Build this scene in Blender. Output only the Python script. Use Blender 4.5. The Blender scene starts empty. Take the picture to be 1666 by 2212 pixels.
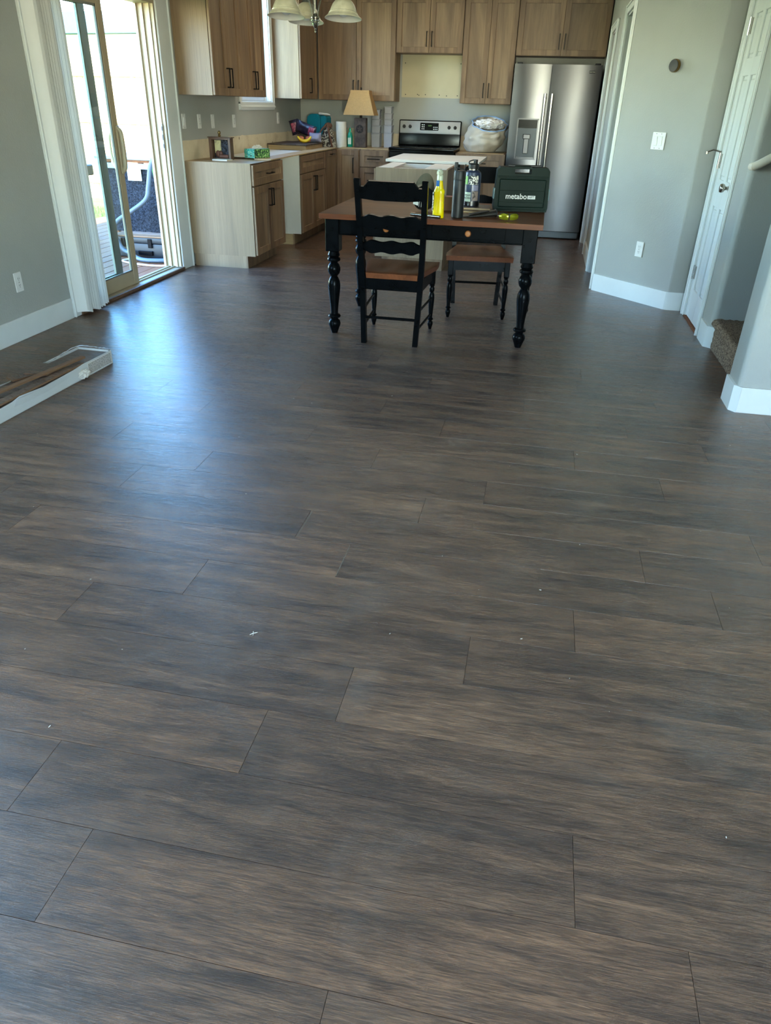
import bpy, bmesh, math, random
from mathutils import Vector, Matrix, noise
random.seed(7)
PI = math.pi
SC = bpy.context.scene
COL = SC.collection

# ------------------------------------------------------------------ camera
cam_d = bpy.data.cameras.new('camera'); cam = bpy.data.objects.new('camera', cam_d); COL.objects.link(cam)
cam_d.sensor_fit = 'VERTICAL'; cam_d.sensor_height = 36.0; cam_d.lens = 36.0 * 1555.78 / 2212.0
cam_d.clip_start = 0.02; cam_d.clip_end = 300
def cam_matrix(yaw, pit, rol):
    cy, sy, cp, sp, cr, sr = math.cos(yaw), math.sin(yaw), math.cos(pit), math.sin(pit), math.cos(rol), math.sin(rol)
    fw = Vector((-sy*cp, cy*cp, -sp)); rt = Vector((cy, sy, 0)); dn = fw.cross(rt)
    r2 = cr*rt + sr*dn; d2 = -sr*rt + cr*dn
    return Matrix(((r2.x, -d2.x, -fw.x, 0), (r2.y, -d2.y, -fw.y, 0), (r2.z, -d2.z, -fw.z, 1.36), (0, 0, 0, 1)))
cam.matrix_world = cam_matrix(math.radians(10.583), math.radians(29.540), math.radians(-1.6315))
SC.camera = cam

# ------------------------------------------------------------------ sky, sun, daylight, exposure
SC.view_settings.view_transform = 'Standard'; SC.view_settings.look = 'None'
SC.view_settings.exposure = 0.0; SC.view_settings.gamma = 1.0; SC.view_settings.use_curve_mapping = False
SC.cycles.use_denoising = True
SC.cycles.max_bounces = 10; SC.cycles.diffuse_bounces = 5; SC.cycles.sample_clamp_indirect = 6.0
SC.cycles.caustics_reflective = False; SC.cycles.caustics_refractive = False
w = bpy.data.worlds.new('sky'); SC.world = w; w.use_nodes = True
nt = w.node_tree; nt.nodes.clear()
sk = nt.nodes.new('ShaderNodeTexSky'); sk.sky_type = 'NISHITA'; sk.sun_disc = False
sk.sun_elevation = math.radians(48); sk.sun_rotation = math.radians(130); sk.air_density = 1.0; sk.dust_density = 0.3; sk.ozone_density = 2.0
bg = nt.nodes.new('ShaderNodeBackground'); bg.inputs[1].default_value = 5.0
wo = nt.nodes.new('ShaderNodeOutputWorld')
hs = nt.nodes.new('ShaderNodeHueSaturation'); hs.inputs['Saturation'].default_value = 1.25; nt.links.new(sk.outputs[0], hs.inputs['Color']); nt.links.new(hs.outputs[0], bg.inputs[0]); nt.links.new(bg.outputs[0], wo.inputs[0])
def light(name, kind, loc, rot, energy, color, **kw):
    d = bpy.data.lights.new(name, kind); d.energy = energy; d.color = color
    for k, v in kw.items(): setattr(d, k, v)
    o = bpy.data.objects.new(name, d); o.location = loc; o.rotation_euler = rot; COL.objects.link(o); return o
SUN_DIR = Vector((-0.62, 0.52, -0.80)).normalized()
s = light('sun', 'SUN', (0, 0, 20), (0, 0, 0), 75.0, (1.0, 0.95, 0.86), angle=0.009)
s.rotation_euler = SUN_DIR.to_track_quat('-Z', 'Y').to_euler()
# daylight entering by the sliding door, the sink window and the living-room windows behind the camera
light('door_daylight', 'AREA', (-3.30, 5.47, 1.03), (0, -PI/2, 0), 1, (1, 1, 1), shape='RECTANGLE', size=1.98, size_y=1.6).data.cycles.is_portal = True
light('sink_window_daylight', 'AREA', (-3.50, 8.48, 1.85), (0, -PI/2, 0), 14, (0.9, 0.96, 1.0), shape='RECTANGLE', size=0.9, size_y=0.8).data.cycles.is_portal = False
light('rear_window_daylight', 'AREA', (1.35, -2.80, 1.45), (PI/2, 0, 0), 225, (1.0, 0.94, 0.88), shape='RECTANGLE', size=2.2, size_y=1.6)
light('side_window_daylight', 'AREA', (-3.36, 1.3, 1.5), (0, -PI/2, 0), 70, (0.74, 0.89, 1.0), shape='RECTANGLE', size=1.3, size_y=1.7)
light('kitchen_ceiling_light', 'AREA', (-1.3, 7.9, 2.56), (0, 0, 0), 22, (1.0, 0.86, 0.66), shape='DISK', size=1.3)

# ------------------------------------------------------------------ materials
def lin(h):
    h = h.lstrip('#'); c = [int(h[i:i+2], 16)/255 for i in (0, 2, 4)]
    return tuple(x/12.92 if x <= 0.04045 else ((x+0.055)/1.055)**2.4 for x in c) + (1,)
def new_mat(name):
    m = bpy.data.materials.new(name); m.use_nodes = True
    return m, m.node_tree, m.node_tree.nodes['Principled BSDF']
def ramp(t, stops):
    r = t.nodes.new('ShaderNodeValToRGB'); e = r.color_ramp.elements
    while len(e) < len(stops): e.new(0.5)
    for x, (p, c) in zip(e, stops): x.position = p; x.color = c
    return r
def coords(t, kind='Object', scale=(1, 1, 1), rnd=False):
    tc = t.nodes.new('ShaderNodeTexCoord'); mp = t.nodes.new('ShaderNodeMapping'); mp.inputs['Scale'].default_value = scale
    if rnd:
        oi = t.nodes.new('ShaderNodeObjectInfo'); mu = t.nodes.new('ShaderNodeVectorMath'); mu.operation = 'SCALE'
        mu.inputs[0].default_value = (37, 91, 53); t.links.new(oi.outputs['Random'], mu.inputs['Scale'])
        ad = t.nodes.new('ShaderNodeVectorMath'); t.links.new(tc.outputs[kind], ad.inputs[0]); t.links.new(mu.outputs[0], ad.inputs[1])
        t.links.new(ad.outputs[0], mp.inputs[0])
    else: t.links.new(tc.outputs[kind], mp.inputs[0])
    return mp.outputs[0]
def tex_noise(t, vec, scale, detail=4, rough=0.6, dist=0.0):
    n = t.nodes.new('ShaderNodeTexNoise'); n.inputs['Scale'].default_value = scale; n.inputs['Detail'].default_value = detail
    n.inputs['Roughness'].default_value = rough; n.inputs['Distortion'].default_value = dist; t.links.new(vec, n.inputs['Vector']); return n
def mixc(t, fac, a, b, mode='MIX'):
    m = t.nodes.new('ShaderNodeMix'); m.data_type = 'RGBA'; m.blend_type = mode
    for i, v in ((0, fac), (6, a), (7, b)):
        if hasattr(v, 'is_linked') or hasattr(v, 'links'): t.links.new(v, m.inputs[i])
        else: m.inputs[i].default_value = v
    return m.outputs[2]
def bump(t, b, h, strength, dist=0.002):
    n = t.nodes.new('ShaderNodeBump'); n.inputs['Strength'].default_value = strength; n.inputs['Distance'].default_value = dist
    t.links.new(h, n.inputs['Height']); t.links.new(n.outputs[0], b.inputs['Normal'])
def plain(name, hexc, rough=0.5, metal=0.0, var=0.06, scale=8, bmp=0.0, bscale=150, **kw):
    m, t, b = new_mat(name); c = lin(hexc)
    v = coords(t); n = tex_noise(t, v, scale, 3)
    d = tuple(max(0, x*(1-var)) for x in c[:3]) + (1,); l = tuple(min(1, x*(1+var)) for x in c[:3]) + (1,)
    r = ramp(t, [(0.3, d), (0.7, l)]); t.links.new(n.outputs[0], r.inputs[0]); t.links.new(r.outputs[0], b.inputs['Base Color'])
    b.inputs['Roughness'].default_value = rough; b.inputs['Metallic'].default_value = metal
    if bmp: n2 = tex_noise(t, v, bscale, 2); bump(t, b, n2.outputs[0], bmp)
    for k, x in kw.items(): b.inputs[k.replace('_', ' ')].default_value = x
    return m
def wood(name, c1, c2, c3, axis='z', rough=0.45, fine=60, broad=2.5, rnd=True, coat=0.0):
    m, t, b = new_mat(name)
    st = {'x': (0.12, 1, 1), 'y': (1, 0.12, 1), 'z': (1, 1, 0.12)}[axis]
    st2 = {'x': (0.03, 1, 1), 'y': (1, 0.03, 1), 'z': (1, 1, 0.03)}[axis]
    v = coords(t, scale=st, rnd=rnd); v2 = coords(t, scale=st2, rnd=rnd)
    n = tex_noise(t, v, broad*2.2, 5, 0.6, 1.2); n2 = tex_noise(t, v2, fine, 4, 0.7, 0.4)
    r = ramp(t, [(0.28, lin(c1)), (0.5, lin(c2)), (0.72, lin(c3))]); t.links.new(n.outputs[0], r.inputs[0])
    r2 = ramp(t, [(0.35, (0.86, 0.86, 0.86, 1)), (0.6, (1.05, 1.05, 1.05, 1))]); t.links.new(n2.outputs[0], r2.inputs[0])
    t.links.new(mixc(t, 1.0, r.outputs[0], r2.outputs[0], 'MULTIPLY'), b.inputs['Base Color'])
    b.inputs['Roughness'].default_value = rough; bump(t, b, n2.outputs[0], 0.12, 0.001)
    if coat: b.inputs['Coat Weight'].default_value = coat
    return m
def floor_mat():
    m, t, b = new_mat('plank_laminate')
    v = coords(t, scale=(0.8, 5.6, 1), rnd=True)
    big = tex_noise(t, v, 2.4, 8, 0.68, 0.8)
    r = ramp(t, [(0.28, lin('#403735')), (0.42, lin('#5a4940')), (0.56, lin('#735b4b')), (0.74, lin('#8c6f59'))]); t.links.new(big.outputs[0], r.inputs[0])
    v2 = coords(t, scale=(0.045, 1, 1), rnd=True)
    g = tex_noise(t, v2, 420, 6, 0.8, 0.5); rg = ramp(t, [(0.43, (0.50, 0.50, 0.52, 1)), (0.50, (0.97, 0.97, 0.97, 1)), (0.57, (1.30, 1.28, 1.26, 1))]); t.links.new(g.outputs[0], rg.inputs[0])
    c = mixc(t, 1.0, r.outputs[0], rg.outputs[0], 'MULTIPLY')
    v5 = coords(t, scale=(0.13, 1, 1), rnd=True); g2 = tex_noise(t, v5, 46, 6, 0.8, 0.8); rg2 = ramp(t, [(0.38, (0.72, 0.71, 0.73, 1)), (0.5, (1, 1, 1, 1)), (0.68, (1.17, 1.13, 1.10, 1))]); t.links.new(g2.outputs[0], rg2.inputs[0]); c = mixc(t, 1.0, c, rg2.outputs[0], 'MULTIPLY')
    # cathedral grain rings and knots
    v3 = coords(t, scale=(0.55, 4.2, 1), rnd=True); wv = t.nodes.new('ShaderNodeTexNoise'); wv.inputs['Scale'].default_value = 1.3; wv.inputs['Detail'].default_value = 1.5; t.links.new(v3, wv.inputs['Vector'])
    mt = t.nodes.new('ShaderNodeMath'); mt.operation = 'MULTIPLY'; mt.inputs[1].default_value = 26; t.links.new(wv.outputs[0], mt.inputs[0])
    fr = t.nodes.new('ShaderNodeMath'); fr.operation = 'PINGPONG'; fr.inputs[1].default_value = 0.5; t.links.new(mt.outputs[0], fr.inputs[0])
    rr = ramp(t, [(0.0, (0.80, 0.80, 0.82, 1)), (0.35, (1, 1, 1, 1))]); t.links.new(fr.outputs[0], rr.inputs[0])
    c = mixc(t, 0.55, c, mixc(t, 1.0, c, rr.outputs[0], 'MULTIPLY'))
    vk = coords(t, scale=(2.6, 7.5, 1), rnd=True); vo = t.nodes.new('ShaderNodeTexVoronoi'); vo.inputs['Scale'].default_value = 0.85; t.links.new(vk, vo.inputs['Vector'])
    rk = ramp(t, [(0.03, (1, 1, 1, 1)), (0.22, (0, 0, 0, 1))]); t.links.new(vo.outputs['Distance'], rk.inputs[0])
    mk = t.nodes.new('ShaderNodeMath'); mk.operation = 'MULTIPLY'; mk.inputs[1].default_value = 0.6; t.links.new(rk.outputs[0], mk.inputs[0])
    c = mixc(t, mk.outputs[0], c, lin('#34302f'))
    # per-plank tone
    oi = t.nodes.new('ShaderNodeObjectInfo'); rt = ramp(t, [(0.0, (0.86, 0.87, 0.90, 1)), (0.5, (1, 1, 1, 1)), (1.0, (1.14, 1.09, 1.04, 1))]); t.links.new(oi.outputs['Random'], rt.inputs[0])
    c = mixc(t, 1.0, c, rt.outputs[0], 'MULTIPLY')
    # faint dust film lying over the whole floor
    tc = t.nodes.new('ShaderNodeTexCoord'); geo = t.nodes.new('ShaderNodeNewGeometry')
    du = tex_noise(t, geo.outputs['Position'], 2.2, 6, 0.7, 0.8); rd = ramp(t, [(0.52, (0, 0, 0, 1)), (0.78, (0.22, 0.22, 0.22, 1))]); t.links.new(du.outputs[0], rd.inputs[0])
    c = mixc(t, rd.outputs[0], c, lin('#8c8782'))
    t.links.new(c, b.inputs['Base Color'])
    rs = ramp(t, [(0.42, (0.40, 0.40, 0.40, 1)), (0.58, (0.18, 0.18, 0.18, 1))]); t.links.new(g.outputs[0], rs.inputs[0]); t.links.new(rs.outputs[0], b.inputs['Roughness'])
    b.inputs['IOR'].default_value = 1.5; b.inputs['Specular IOR Level'].default_value = 0.8
    bump(t, b, g.outputs[0], 0.5, 0.0010)
    return m
def wall_mat(name, hexc, strength=0.25, rough=0.62):
    m, t, b = new_mat(name); v = coords(t); n = tex_noise(t, v, 95, 3, 0.55); n1 = tex_noise(t, v, 1.6, 3)
    c = lin(hexc); r = ramp(t, [(0.35, tuple(x*0.95 for x in c[:3])+(1,)), (0.65, tuple(x*1.04 for x in c[:3])+(1,))]); t.links.new(n1.outputs[0], r.inputs[0]); t.links.new(r.outputs[0], b.inputs['Base Color'])
    b.inputs['Roughness'].default_value = rough; bump(t, b, n.outputs[0], strength, 0.004); return m
def scar_mat():
    m, t, b = new_mat('bare_drywall'); v = coords(t)
    n = tex_noise(t, v, 5, 6, 0.7, 0.5); r = ramp(t, [(0.3, lin('#b8a68a')), (0.45, lin('#cfc0a4')), (0.7, lin('#d9ccb2'))]); t.links.new(n.outputs[0], r.inputs[0])
    vo = t.nodes.new('ShaderNodeTexVoronoi'); vo.inputs['Scale'].default_value = 7; t.links.new(coords(t, scale=(1, 1, 0.7)), vo.inputs['Vector'])
    rk = ramp(t, [(0.04, (1, 1, 1, 1)), (0.09, (0, 0, 0, 1))]); t.links.new(vo.outputs['Distance'], rk.inputs[0])
    t.links.new(mixc(t, rk.outputs[0], r.outputs[0], lin('#5c4a38')), b.inputs['Base Color']); b.inputs['Roughness'].default_value = 0.9; return m
def glass(name, tint=(0.93, 0.98, 0.96, 1), rough=0.0):
    m, t, b = new_mat(name); t.nodes.remove(b)
    tr = t.nodes.new('ShaderNodeBsdfTransparent'); tr.inputs[0].default_value = tint
    gl = t.nodes.new('ShaderNodeBsdfGlossy'); gl.inputs['Roughness'].default_value = rough
    ge = t.nodes.new('ShaderNodeNewGeometry'); ir = t.nodes.new('ShaderNodeMapRange'); ir.inputs['To Min'].default_value = 1.45; ir.inputs['To Max'].default_value = 1/1.45; t.links.new(ge.outputs['Backfacing'], ir.inputs['Value'])
    fr = t.nodes.new('ShaderNodeFresnel'); t.links.new(ir.outputs[0], fr.inputs[0]); mx = t.nodes.new('ShaderNodeMixShader')
    t.links.new(fr.outputs[0], mx.inputs[0]); t.links.new(tr.outputs[0], mx.inputs[1]); t.links.new(gl.outputs[0], mx.inputs[2])
    t.links.new(mx.outputs[0], t.nodes['Material Output'].inputs[0]); return m
def two_tone(name, a, bb, scale, lo=0.47, hi=0.53, rough=0.6, dist=1.5, detail=1, c3=None):
    m, t, b = new_mat(name); n = tex_noise(t, coords(t), scale, detail, 0.5, dist)
    st = [(lo, lin(a)), (hi, lin(bb))] + ([(hi+0.08, lin(c3))] if c3 else [])
    r = ramp(t, st); t.links.new(n.outputs[0], r.inputs[0]); t.links.new(r.outputs[0], b.inputs['Base Color']); b.inputs['Roughness'].default_value = rough; return m
def brushed(name, hexc):
    m, t, b = new_mat(name); v = coords(t, scale=(1, 1, 0.02)); n = tex_noise(t, v, 300, 2); b.inputs['Base Color'].default_value = lin(hexc)
    b.inputs['Metallic'].default_value = 1.0; r = ramp(t, [(0.3, (0.275,)*3+(1,)), (0.7, (0.285,)*3+(1,))]); t.links.new(n.outputs[0], r.inputs[0]); t.links.new(r.outputs[0], b.inputs['Roughness'])
    w2 = tex_noise(t, coords(t, scale=(2.2, 1, 1.2)), 1.5, 0); bump(t, b, w2.outputs[0], 0.6, 0.006); return m
M = {}
M['lens_dark'] = plain('dark_glass_face', '#15171a', 0.3, Specular_IOR_Level=0.15)
M['floor'] = floor_mat()
M['floor_base'] = plain('floor_underlay', '#2a2523', 0.8)
M['wall'] = wall_mat('wall_paint_grey', '#a9aaa5', 0.35)
M['wall_plain'] = wall_mat('living_room_paint', '#a9b0ae', 0.1)
M['ceiling'] = plain('ceiling_white', '#d8d8d4', 0.9)
M['trim'] = plain('white_trim_paint', '#dfe3e2', 0.4, var=0.02)
M['scar'] = scar_mat()
M['cream'] = plain('unpainted_wall_cream', '#cfc6a8', 0.85, var=0.05, scale=3)
M['almond'] = plain('almond_vinyl', '#a8987c', 0.5, var=0.03)
M['alum'] = plain('weathered_aluminium', '#77776f', 0.45, 0.2)
M['glass'] = glass('door_glass', (0.93, 0.985, 0.965, 1))
M['glass_clear'] = glass('clear_glass')
M['vane'] = plain('white_vinyl_vane', '#d9dad8', 0.5, var=0.02)
M['cab'] = wood('washed_hickory', '#5c4534', '#7b6149', '#9a7d5f')
M['cabx'] = wood('washed_hickory_rail', '#6f5138', '#8f6d4b', '#a88560', axis='x')
M['cab_panel'] = wood('washed_hickory_panel', '#644e3b', '#826951', '#9f8467', broad=1.8)
M['cab_side'] = wood('pale_end_panel', '#7d6750', '#8e775d', '#9e876b', broad=1.6, fine=80)
M['cab_in'] = wood('birch_ply', '#a58a63', '#b89b72', '#c6aa82', axis='x')
M['melamine'] = plain('white_melamine', '#e2ddd2', 0.45, var=0.02)
M['black'] = plain('black_iron', '#15120f', 0.35, 0.6)
M['table_black'] = plain('distressed_black_paint', '#07090b', 0.27, var=0.3, scale=20, Specular_IOR_Level=0.08)
M['table_wood'] = wood('table_oak', '#522c18', '#6f3d22', '#87502e', axis='x', rough=0.33, fine=90)
M['seat_wood'] = wood('seat_oak', '#4c2918', '#683a22', '#80492c', axis='y', rough=0.35, fine=90)
M['knob_wood'] = plain('amber_wood', '#9a5d2c', 0.35)
M['steel'] = brushed('stainless_steel', '#5f5e60')
M['steel_dark'] = plain('dark_steel', '#3c3f42', 0.3, 0.8)
M['panel_steel'] = plain('range_panel_steel', '#a9aaab', 0.45, 0.35, var=0.03)
for k_ in ('table_wood', 'seat_wood'): M[k_].node_tree.nodes['Principled BSDF'].inputs['Specular IOR Level'].default_value = 0.25
M['chrome'] = plain('brushed_nickel', '#a9a49a', 0.2, 1.0)
M['gloss_black'] = plain('gloss_black_enamel', '#060607', 0.2, Specular_IOR_Level=0.25)
M['matte_black'] = plain('matte_black', '#0e0f10', 0.5)
M['fridge_side'] = plain('black_fridge_side', '#08080a', 0.5)
M['white'] = plain('white_plastic', '#e4e4e2', 0.4, var=0.01)
M['slot'] = plain('slot_dark', '#3a3a3a', 0.6)
M['shade_glass'] = two_tone('alabaster_glass', '#c2ba9c', '#d8d1b8', 9, 0.35, 0.65, 0.35, 2.0, 3)
M['shade_in'] = plain('white_glass_inside', '#d9d5ce', 0.4)
M['bulb'] = plain('frosted_bulb', '#e6e6e8', 0.3)
M['linen'] = plain('tan_linen', '#b58f5e', 0.85, var=0.08, scale=60, bmp=0.3, bscale=400)
M['rust'] = two_tone('rusted_brown_metal', '#3a2e28', '#54463d', 14, 0.4, 0.6, 0.7, 0.5, 5)
M['rust_dark'] = plain('rusted_dark', '#1e1714', 0.7)
M['yellow_liq'] = plain('yellow_liquid', '#e6cc00', 0.2, var=0.02, Subsurface_Weight=0.2)
M['clear_plastic'] = plain('milky_trigger_plastic', '#c9d1bf', 0.3)
M['blue'] = plain('blue_label', '#0a5da6', 0.4)
M['flask_blue'] = plain('navy_powdercoat', '#27314a', 0.35)
M['sticker'] = two_tone('patterned_sticker', '#e8e6da', '#1b1b1d', 34, 0.46, 0.52, 0.5, 2.5)
M['sticker_brown'] = two_tone('brown_sticker', '#8b7a72', '#3a2f2c', 18, 0.45, 0.6, 0.5, 2.0)
M['sticker_pale'] = plain('pale_green_sticker', '#c3d3c0', 0.5)
M['sticker_green'] = plain('green_sticker', '#7fb05a', 0.5)
M['case'] = plain('dark_green_plastic', '#10211b', 0.5, Specular_IOR_Level=0.12, bmp=0.15, bscale=300)
M['case_lt'] = plain('teal_latch_plastic', '#56757a', 0.4)
M['ink_white'] = plain('white_print', '#e2e2de', 0.5)
M['ink_dark'] = plain('dark_print', '#2c2c30', 0.6)
M['khaki'] = plain('khaki_canvas', '#565040', 0.85, var=0.25, scale=12, bmp=0.3, bscale=200)
M['cap_black'] = plain('black_mesh_lining', '#101011', 0.85, bmp=0.5, bscale=400)
M['cardboard'] = plain('brown_cardboard', '#7a5a40', 0.8)
M['red'] = plain('red_print', '#b3342c', 0.5)
M['leather'] = plain('black_leather', '#1b1714', 0.55, var=0.2, scale=25, bmp=0.4, bscale=60)
M['lens'] = plain('yellow_mirror_lens', '#9a9a22', 0.08, 0.6)
M['teal'] = plain('teal_plastic', '#04748c', 0.3)
M['paper'] = plain('paper_white', '#dcd8cf', 0.8)
M['soap'] = plain('green_soap', '#0f8f74', 0.2)
M['banana'] = two_tone('banana_skin', '#e0b416', '#e8c32a', 5, 0.4, 0.6, 0.45)
M['orange_fruit'] = plain('reddish_fruit', '#b5664a', 0.5)
M['snack'] = two_tone('printed_snack_bag', '#1c1626', '#30263e', 18, 0.42, 0.58, 0.3, 1.0, 2)
M['snack_pink'] = two_tone('pink_print', '#b0506a', '#7b2a44', 22, 0.4, 0.6, 0.35)
M['film'] = plain('clear_film', '#8e8ea6', 0.2)
M['tote'] = two_tone('swirl_print_fabric', '#2c2320', '#a39d90', 17, 0.48, 0.52, 0.8, 3.0)
M['tote_brown'] = plain('brown_strap', '#5e3a2a', 0.6)
M['clearbox'] = plain('clear_storage_plastic', '#c9ccd6', 0.25, Alpha=0.5)
M['bagfilm'] = plain('white_trash_film', '#c3bbae', 0.3, bmp=0.6, bscale=14)
M['bagblue'] = plain('blue_drawstring', '#93b2dc', 0.4)
M['crumple'] = plain('crumpled_plastic', '#ece9e8', 0.5)
M['tissue'] = two_tone('tissue_box_print', '#0a8f86', '#8fd0b0', 26, 0.45, 0.58, 0.45, 2.0, 2, '#123f3a')
M['tissue_side'] = two_tone('tissue_box_leaf_print', '#0f3c34', '#5fae4a', 34, 0.45, 0.55, 0.45, 2.0, 2, '#bfe0a0')
M['frame_wood'] = wood('dark_walnut', '#4b3423', '#5d4330', '#6d5040')
M['brass'] = plain('aged_brass', '#7a6238', 0.35, 0.8)
M['photo'] = two_tone('faded_photo', '#c8bd86', '#7b6a5e', 9, 0.4, 0.6, 0.5)
M['carpet'] = two_tone('speckled_carpet', '#4a3a2e', '#8d7a66', 120, 0.40, 0.60, 0.95, 0.5, 3)
M['rail_white'] = plain('cream_handrail', '#ddd6c8', 0.4)
M['deckwood'] = wood('deck_cedar', '#5e2f14', '#75401c', '#865028', axis='y', rough=0.6)
M['fencewood'] = wood('fence_cedar', '#b99664', '#cfae7c', '#dec092')
M['grass'] = two_tone('lawn', '#35541c', '#557530', 6, 0.35, 0.65, 0.9, 0.5, 6)
M['siding'] = plain('white_siding', '#e8e6e0', 0.6)
M['roof'] = plain('grey_roof', '#56626a', 0.8)
M['railpaint'] = plain('dark_rail_paint', '#141c1b', 0.5)
M['felt'] = two_tone('grey_moving_blanket', '#181a20', '#4b505c', 60, 0.40, 0.70, 0.95, 1.0, 6)
M['toolblack'] = plain('black_tool_plastic', '#0d0f13', 0.5)
M['hosegrey'] = plain('grey_hose', '#4e565e', 0.5)
M['green_clamp'] = plain('green_clamp', '#0b6a2a', 0.4)
M['dropcloth'] = plain('pale_blue_sheet', '#82949c', 0.5)
M['boxwhite'] = plain('white_carton', '#cfd0cd', 0.6, var=0.03)
M['hallwood'] = two_tone('rough_brown_wood', '#33261e', '#6d5544', 40, 0.4, 0.6, 0.9, 1.5, 5)
M['foil'] = plain('shiny_shrink_film', '#c9cfd6', 0.08, 0.5, bmp=0.8, bscale=60)
M['display_glow'] = plain('green_digits', '#7fa05a', 0.4, Emission_Strength=0.25); M['display_glow'].node_tree.nodes['Principled BSDF'].inputs['Emission Color'].default_value = (0.3, 0.8, 0.25, 1)

# ------------------------------------------------------------------ mesh helpers
class MB:
    def __init__(s): s.b = bmesh.new()
    def box(s, x0, x1, y0, y1, z0, z1, bev=0.0, mtx=None, seg=1):
        r = bmesh.ops.create_cube(s.b, size=1); vs = r['verts']
        for v in vs: v.co = Vector(((x0+x1)/2+v.co.x*(x1-x0), (y0+y1)/2+v.co.y*(y1-y0), (z0+z1)/2+v.co.z*(z1-z0)))
        if bev > 0:
            es = list({e for v in vs for e in v.link_edges}); g = bmesh.ops.bevel(s.b, geom=es, offset=bev, segments=seg, affect='EDGES', profile=0.5)
            vs = list({v for f in g['faces'] for v in f.verts} | {v for v in vs if v.is_valid})
        if mtx is not None:
            for v in vs: v.co = mtx @ v.co
        return s
    def lathe(s, prof, n=24, c=(0, 0, 0), mtx=None, cap=True, sx=1.0, sy=1.0):
        rings = []
        for r, z in prof:
            rg = []
            for k in range(n):
                a = 2*PI*k/n; p = Vector((c[0]+r*sx*math.cos(a), c[1]+r*sy*math.sin(a), c[2]+z))
                if mtx is not None: p = mtx @ p
                rg.append(s.b.verts.new(p))
            rings.append(rg)
        for a, b2 in zip(rings, rings[1:]):
            for k in range(n):
                try: s.b.faces.new((a[k], a[(k+1) % n], b2[(k+1) % n], b2[k]))
                except ValueError: pass
        if cap:
            for rg, rev in ((rings[0], True), (rings[-1], False)):
                try: s.b.faces.new(list(reversed(rg)) if rev else rg)
                except ValueError: pass
        return s
    def tube(s, pts, r, n=10, closed=False, rr=None):
        pts = [Vector(p) for p in pts]; rings = []; up = None; N = len(pts)
        for i, p in enumerate(pts):
            if closed: d = pts[(i+1) % N]-pts[i-1]
            else: d = pts[min(i+1, N-1)]-pts[max(i-1, 0)]
            d.normalize()
            if up is None: up = d.orthogonal().normalized()
            up = (up - d*up.dot(d)); up = up.normalized() if up.length > 1e-6 else d.orthogonal().normalized()
            q = d.cross(up); rad = rr[i] if rr else r
            rings.append([s.b.verts.new(p + (up*math.cos(2*PI*k/n) + q*math.sin(2*PI*k/n))*rad) for k in range(n)])
        pairs = list(zip(rings, rings[1:])) + ([(rings[-1], rings[0])] if closed else [])
        for a, b2 in pairs:
            for k in range(n): s.b.faces.new((a[k], a[(k+1) % n], b2[(k+1) % n], b2[k]))
        if not closed: s.b.faces.new(list(reversed(rings[0]))); s.b.faces.new(rings[-1])
        return s
    def prism(s, poly, a, b2, axis='z', mtx=None):
        def P(u, v, w):
            p = {'z': (u, v, w), 'y': (u, w, v), 'x': (w, u, v)}[axis]
            p = Vector(p); return mtx @ p if mtx is not None else p
        lo = [s.b.verts.new(P(u, v, a)) for u, v in poly]; hi = [s.b.verts.new(P(u, v, b2)) for u, v in poly]
        n = len(poly); s.b.faces.new(list(reversed(lo))); s.b.faces.new(hi)
        for k in range(n): s.b.faces.new((lo[k], lo[(k+1) % n], hi[(k+1) % n], hi[k]))
        return s
    def sphere(s, c, r, sc=(1, 1, 1), n=16, mtx=None):
        g = bmesh.ops.create_uvsphere(s.b, u_segments=n, v_segments=max(6, n//2), radius=r)
        for v in g['verts']:
            v.co = Vector((c[0]+v.co.x*sc[0], c[1]+v.co.y*sc[1], c[2]+v.co.z*sc[2]))
            if mtx is not None: v.co = mtx @ v.co
        return s
    def mesh(s, name, m, ang=35):
        bmesh.ops.recalc_face_normals(s.b, faces=s.b.faces[:])
        me = bpy.data.meshes.new(name); s.b.to_mesh(me); s.b.free(); me.materials.append(m)
        me.shade_smooth(); me.set_sharp_from_angle(angle=math.radians(ang)); return me
    def obj(s, name, m, parent=None, loc=None, rot=None, ang=35, label=None):
        o = bpy.data.objects.new(name, s.mesh(name, m, ang)); COL.objects.link(o)
        if parent: o.parent = parent
        if loc: o.location = loc
        if rot: o.rotation_euler = rot
        if label: o['label'] = label
        return o
def bx(*a, **k): return MB().box(*a, **k)
def tag(o, label, cat, group=None, kind=None):
    o['label'] = label; o['category'] = cat
    if group: o['group'] = group
    if kind: o['kind'] = kind
    return o
def thing(name, label, cat, loc=(0, 0, 0), rz=0.0, group=None):
    o = bpy.data.objects.new(name, None); COL.objects.link(o); o.location = loc; o.rotation_euler = (0, 0, rz); o.empty_display_size = 0.1
    return tag(o, label, cat, group)
def struct(o, label=None, cat='structure'):
    o['kind'] = 'structure'; o['category'] = cat
    if label: o['label'] = label
    return o
def text(name, body, size, m, parent, loc, rot, ext=0.0006, align='CENTER'):
    c = bpy.data.curves.new(name, 'FONT'); c.body = body; c.size = size; c.extrude = ext; c.align_x = align; c.align_y = 'CENTER'; c.offset = 0.0007 if size > 0.04 else 0.0; c.materials.append(m)
    tmp = bpy.data.objects.new(name+'_curve', c); COL.objects.link(tmp); me = bpy.data.meshes.new_from_object(tmp.evaluated_get(bpy.context.evaluated_depsgraph_get())); bpy.data.objects.remove(tmp)
    o = bpy.data.objects.new(name, me); COL.objects.link(o); o.parent = parent; o.location = loc; o.rotation_euler = rot; return o
def arc(cx, cy, r, a0, a1, n=6): return [(cx+r*math.cos(math.radians(a0+(a1-a0)*k/n)), cy+r*math.sin(math.radians(a0+(a1-a0)*k/n))) for k in range(n+1)]
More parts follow.
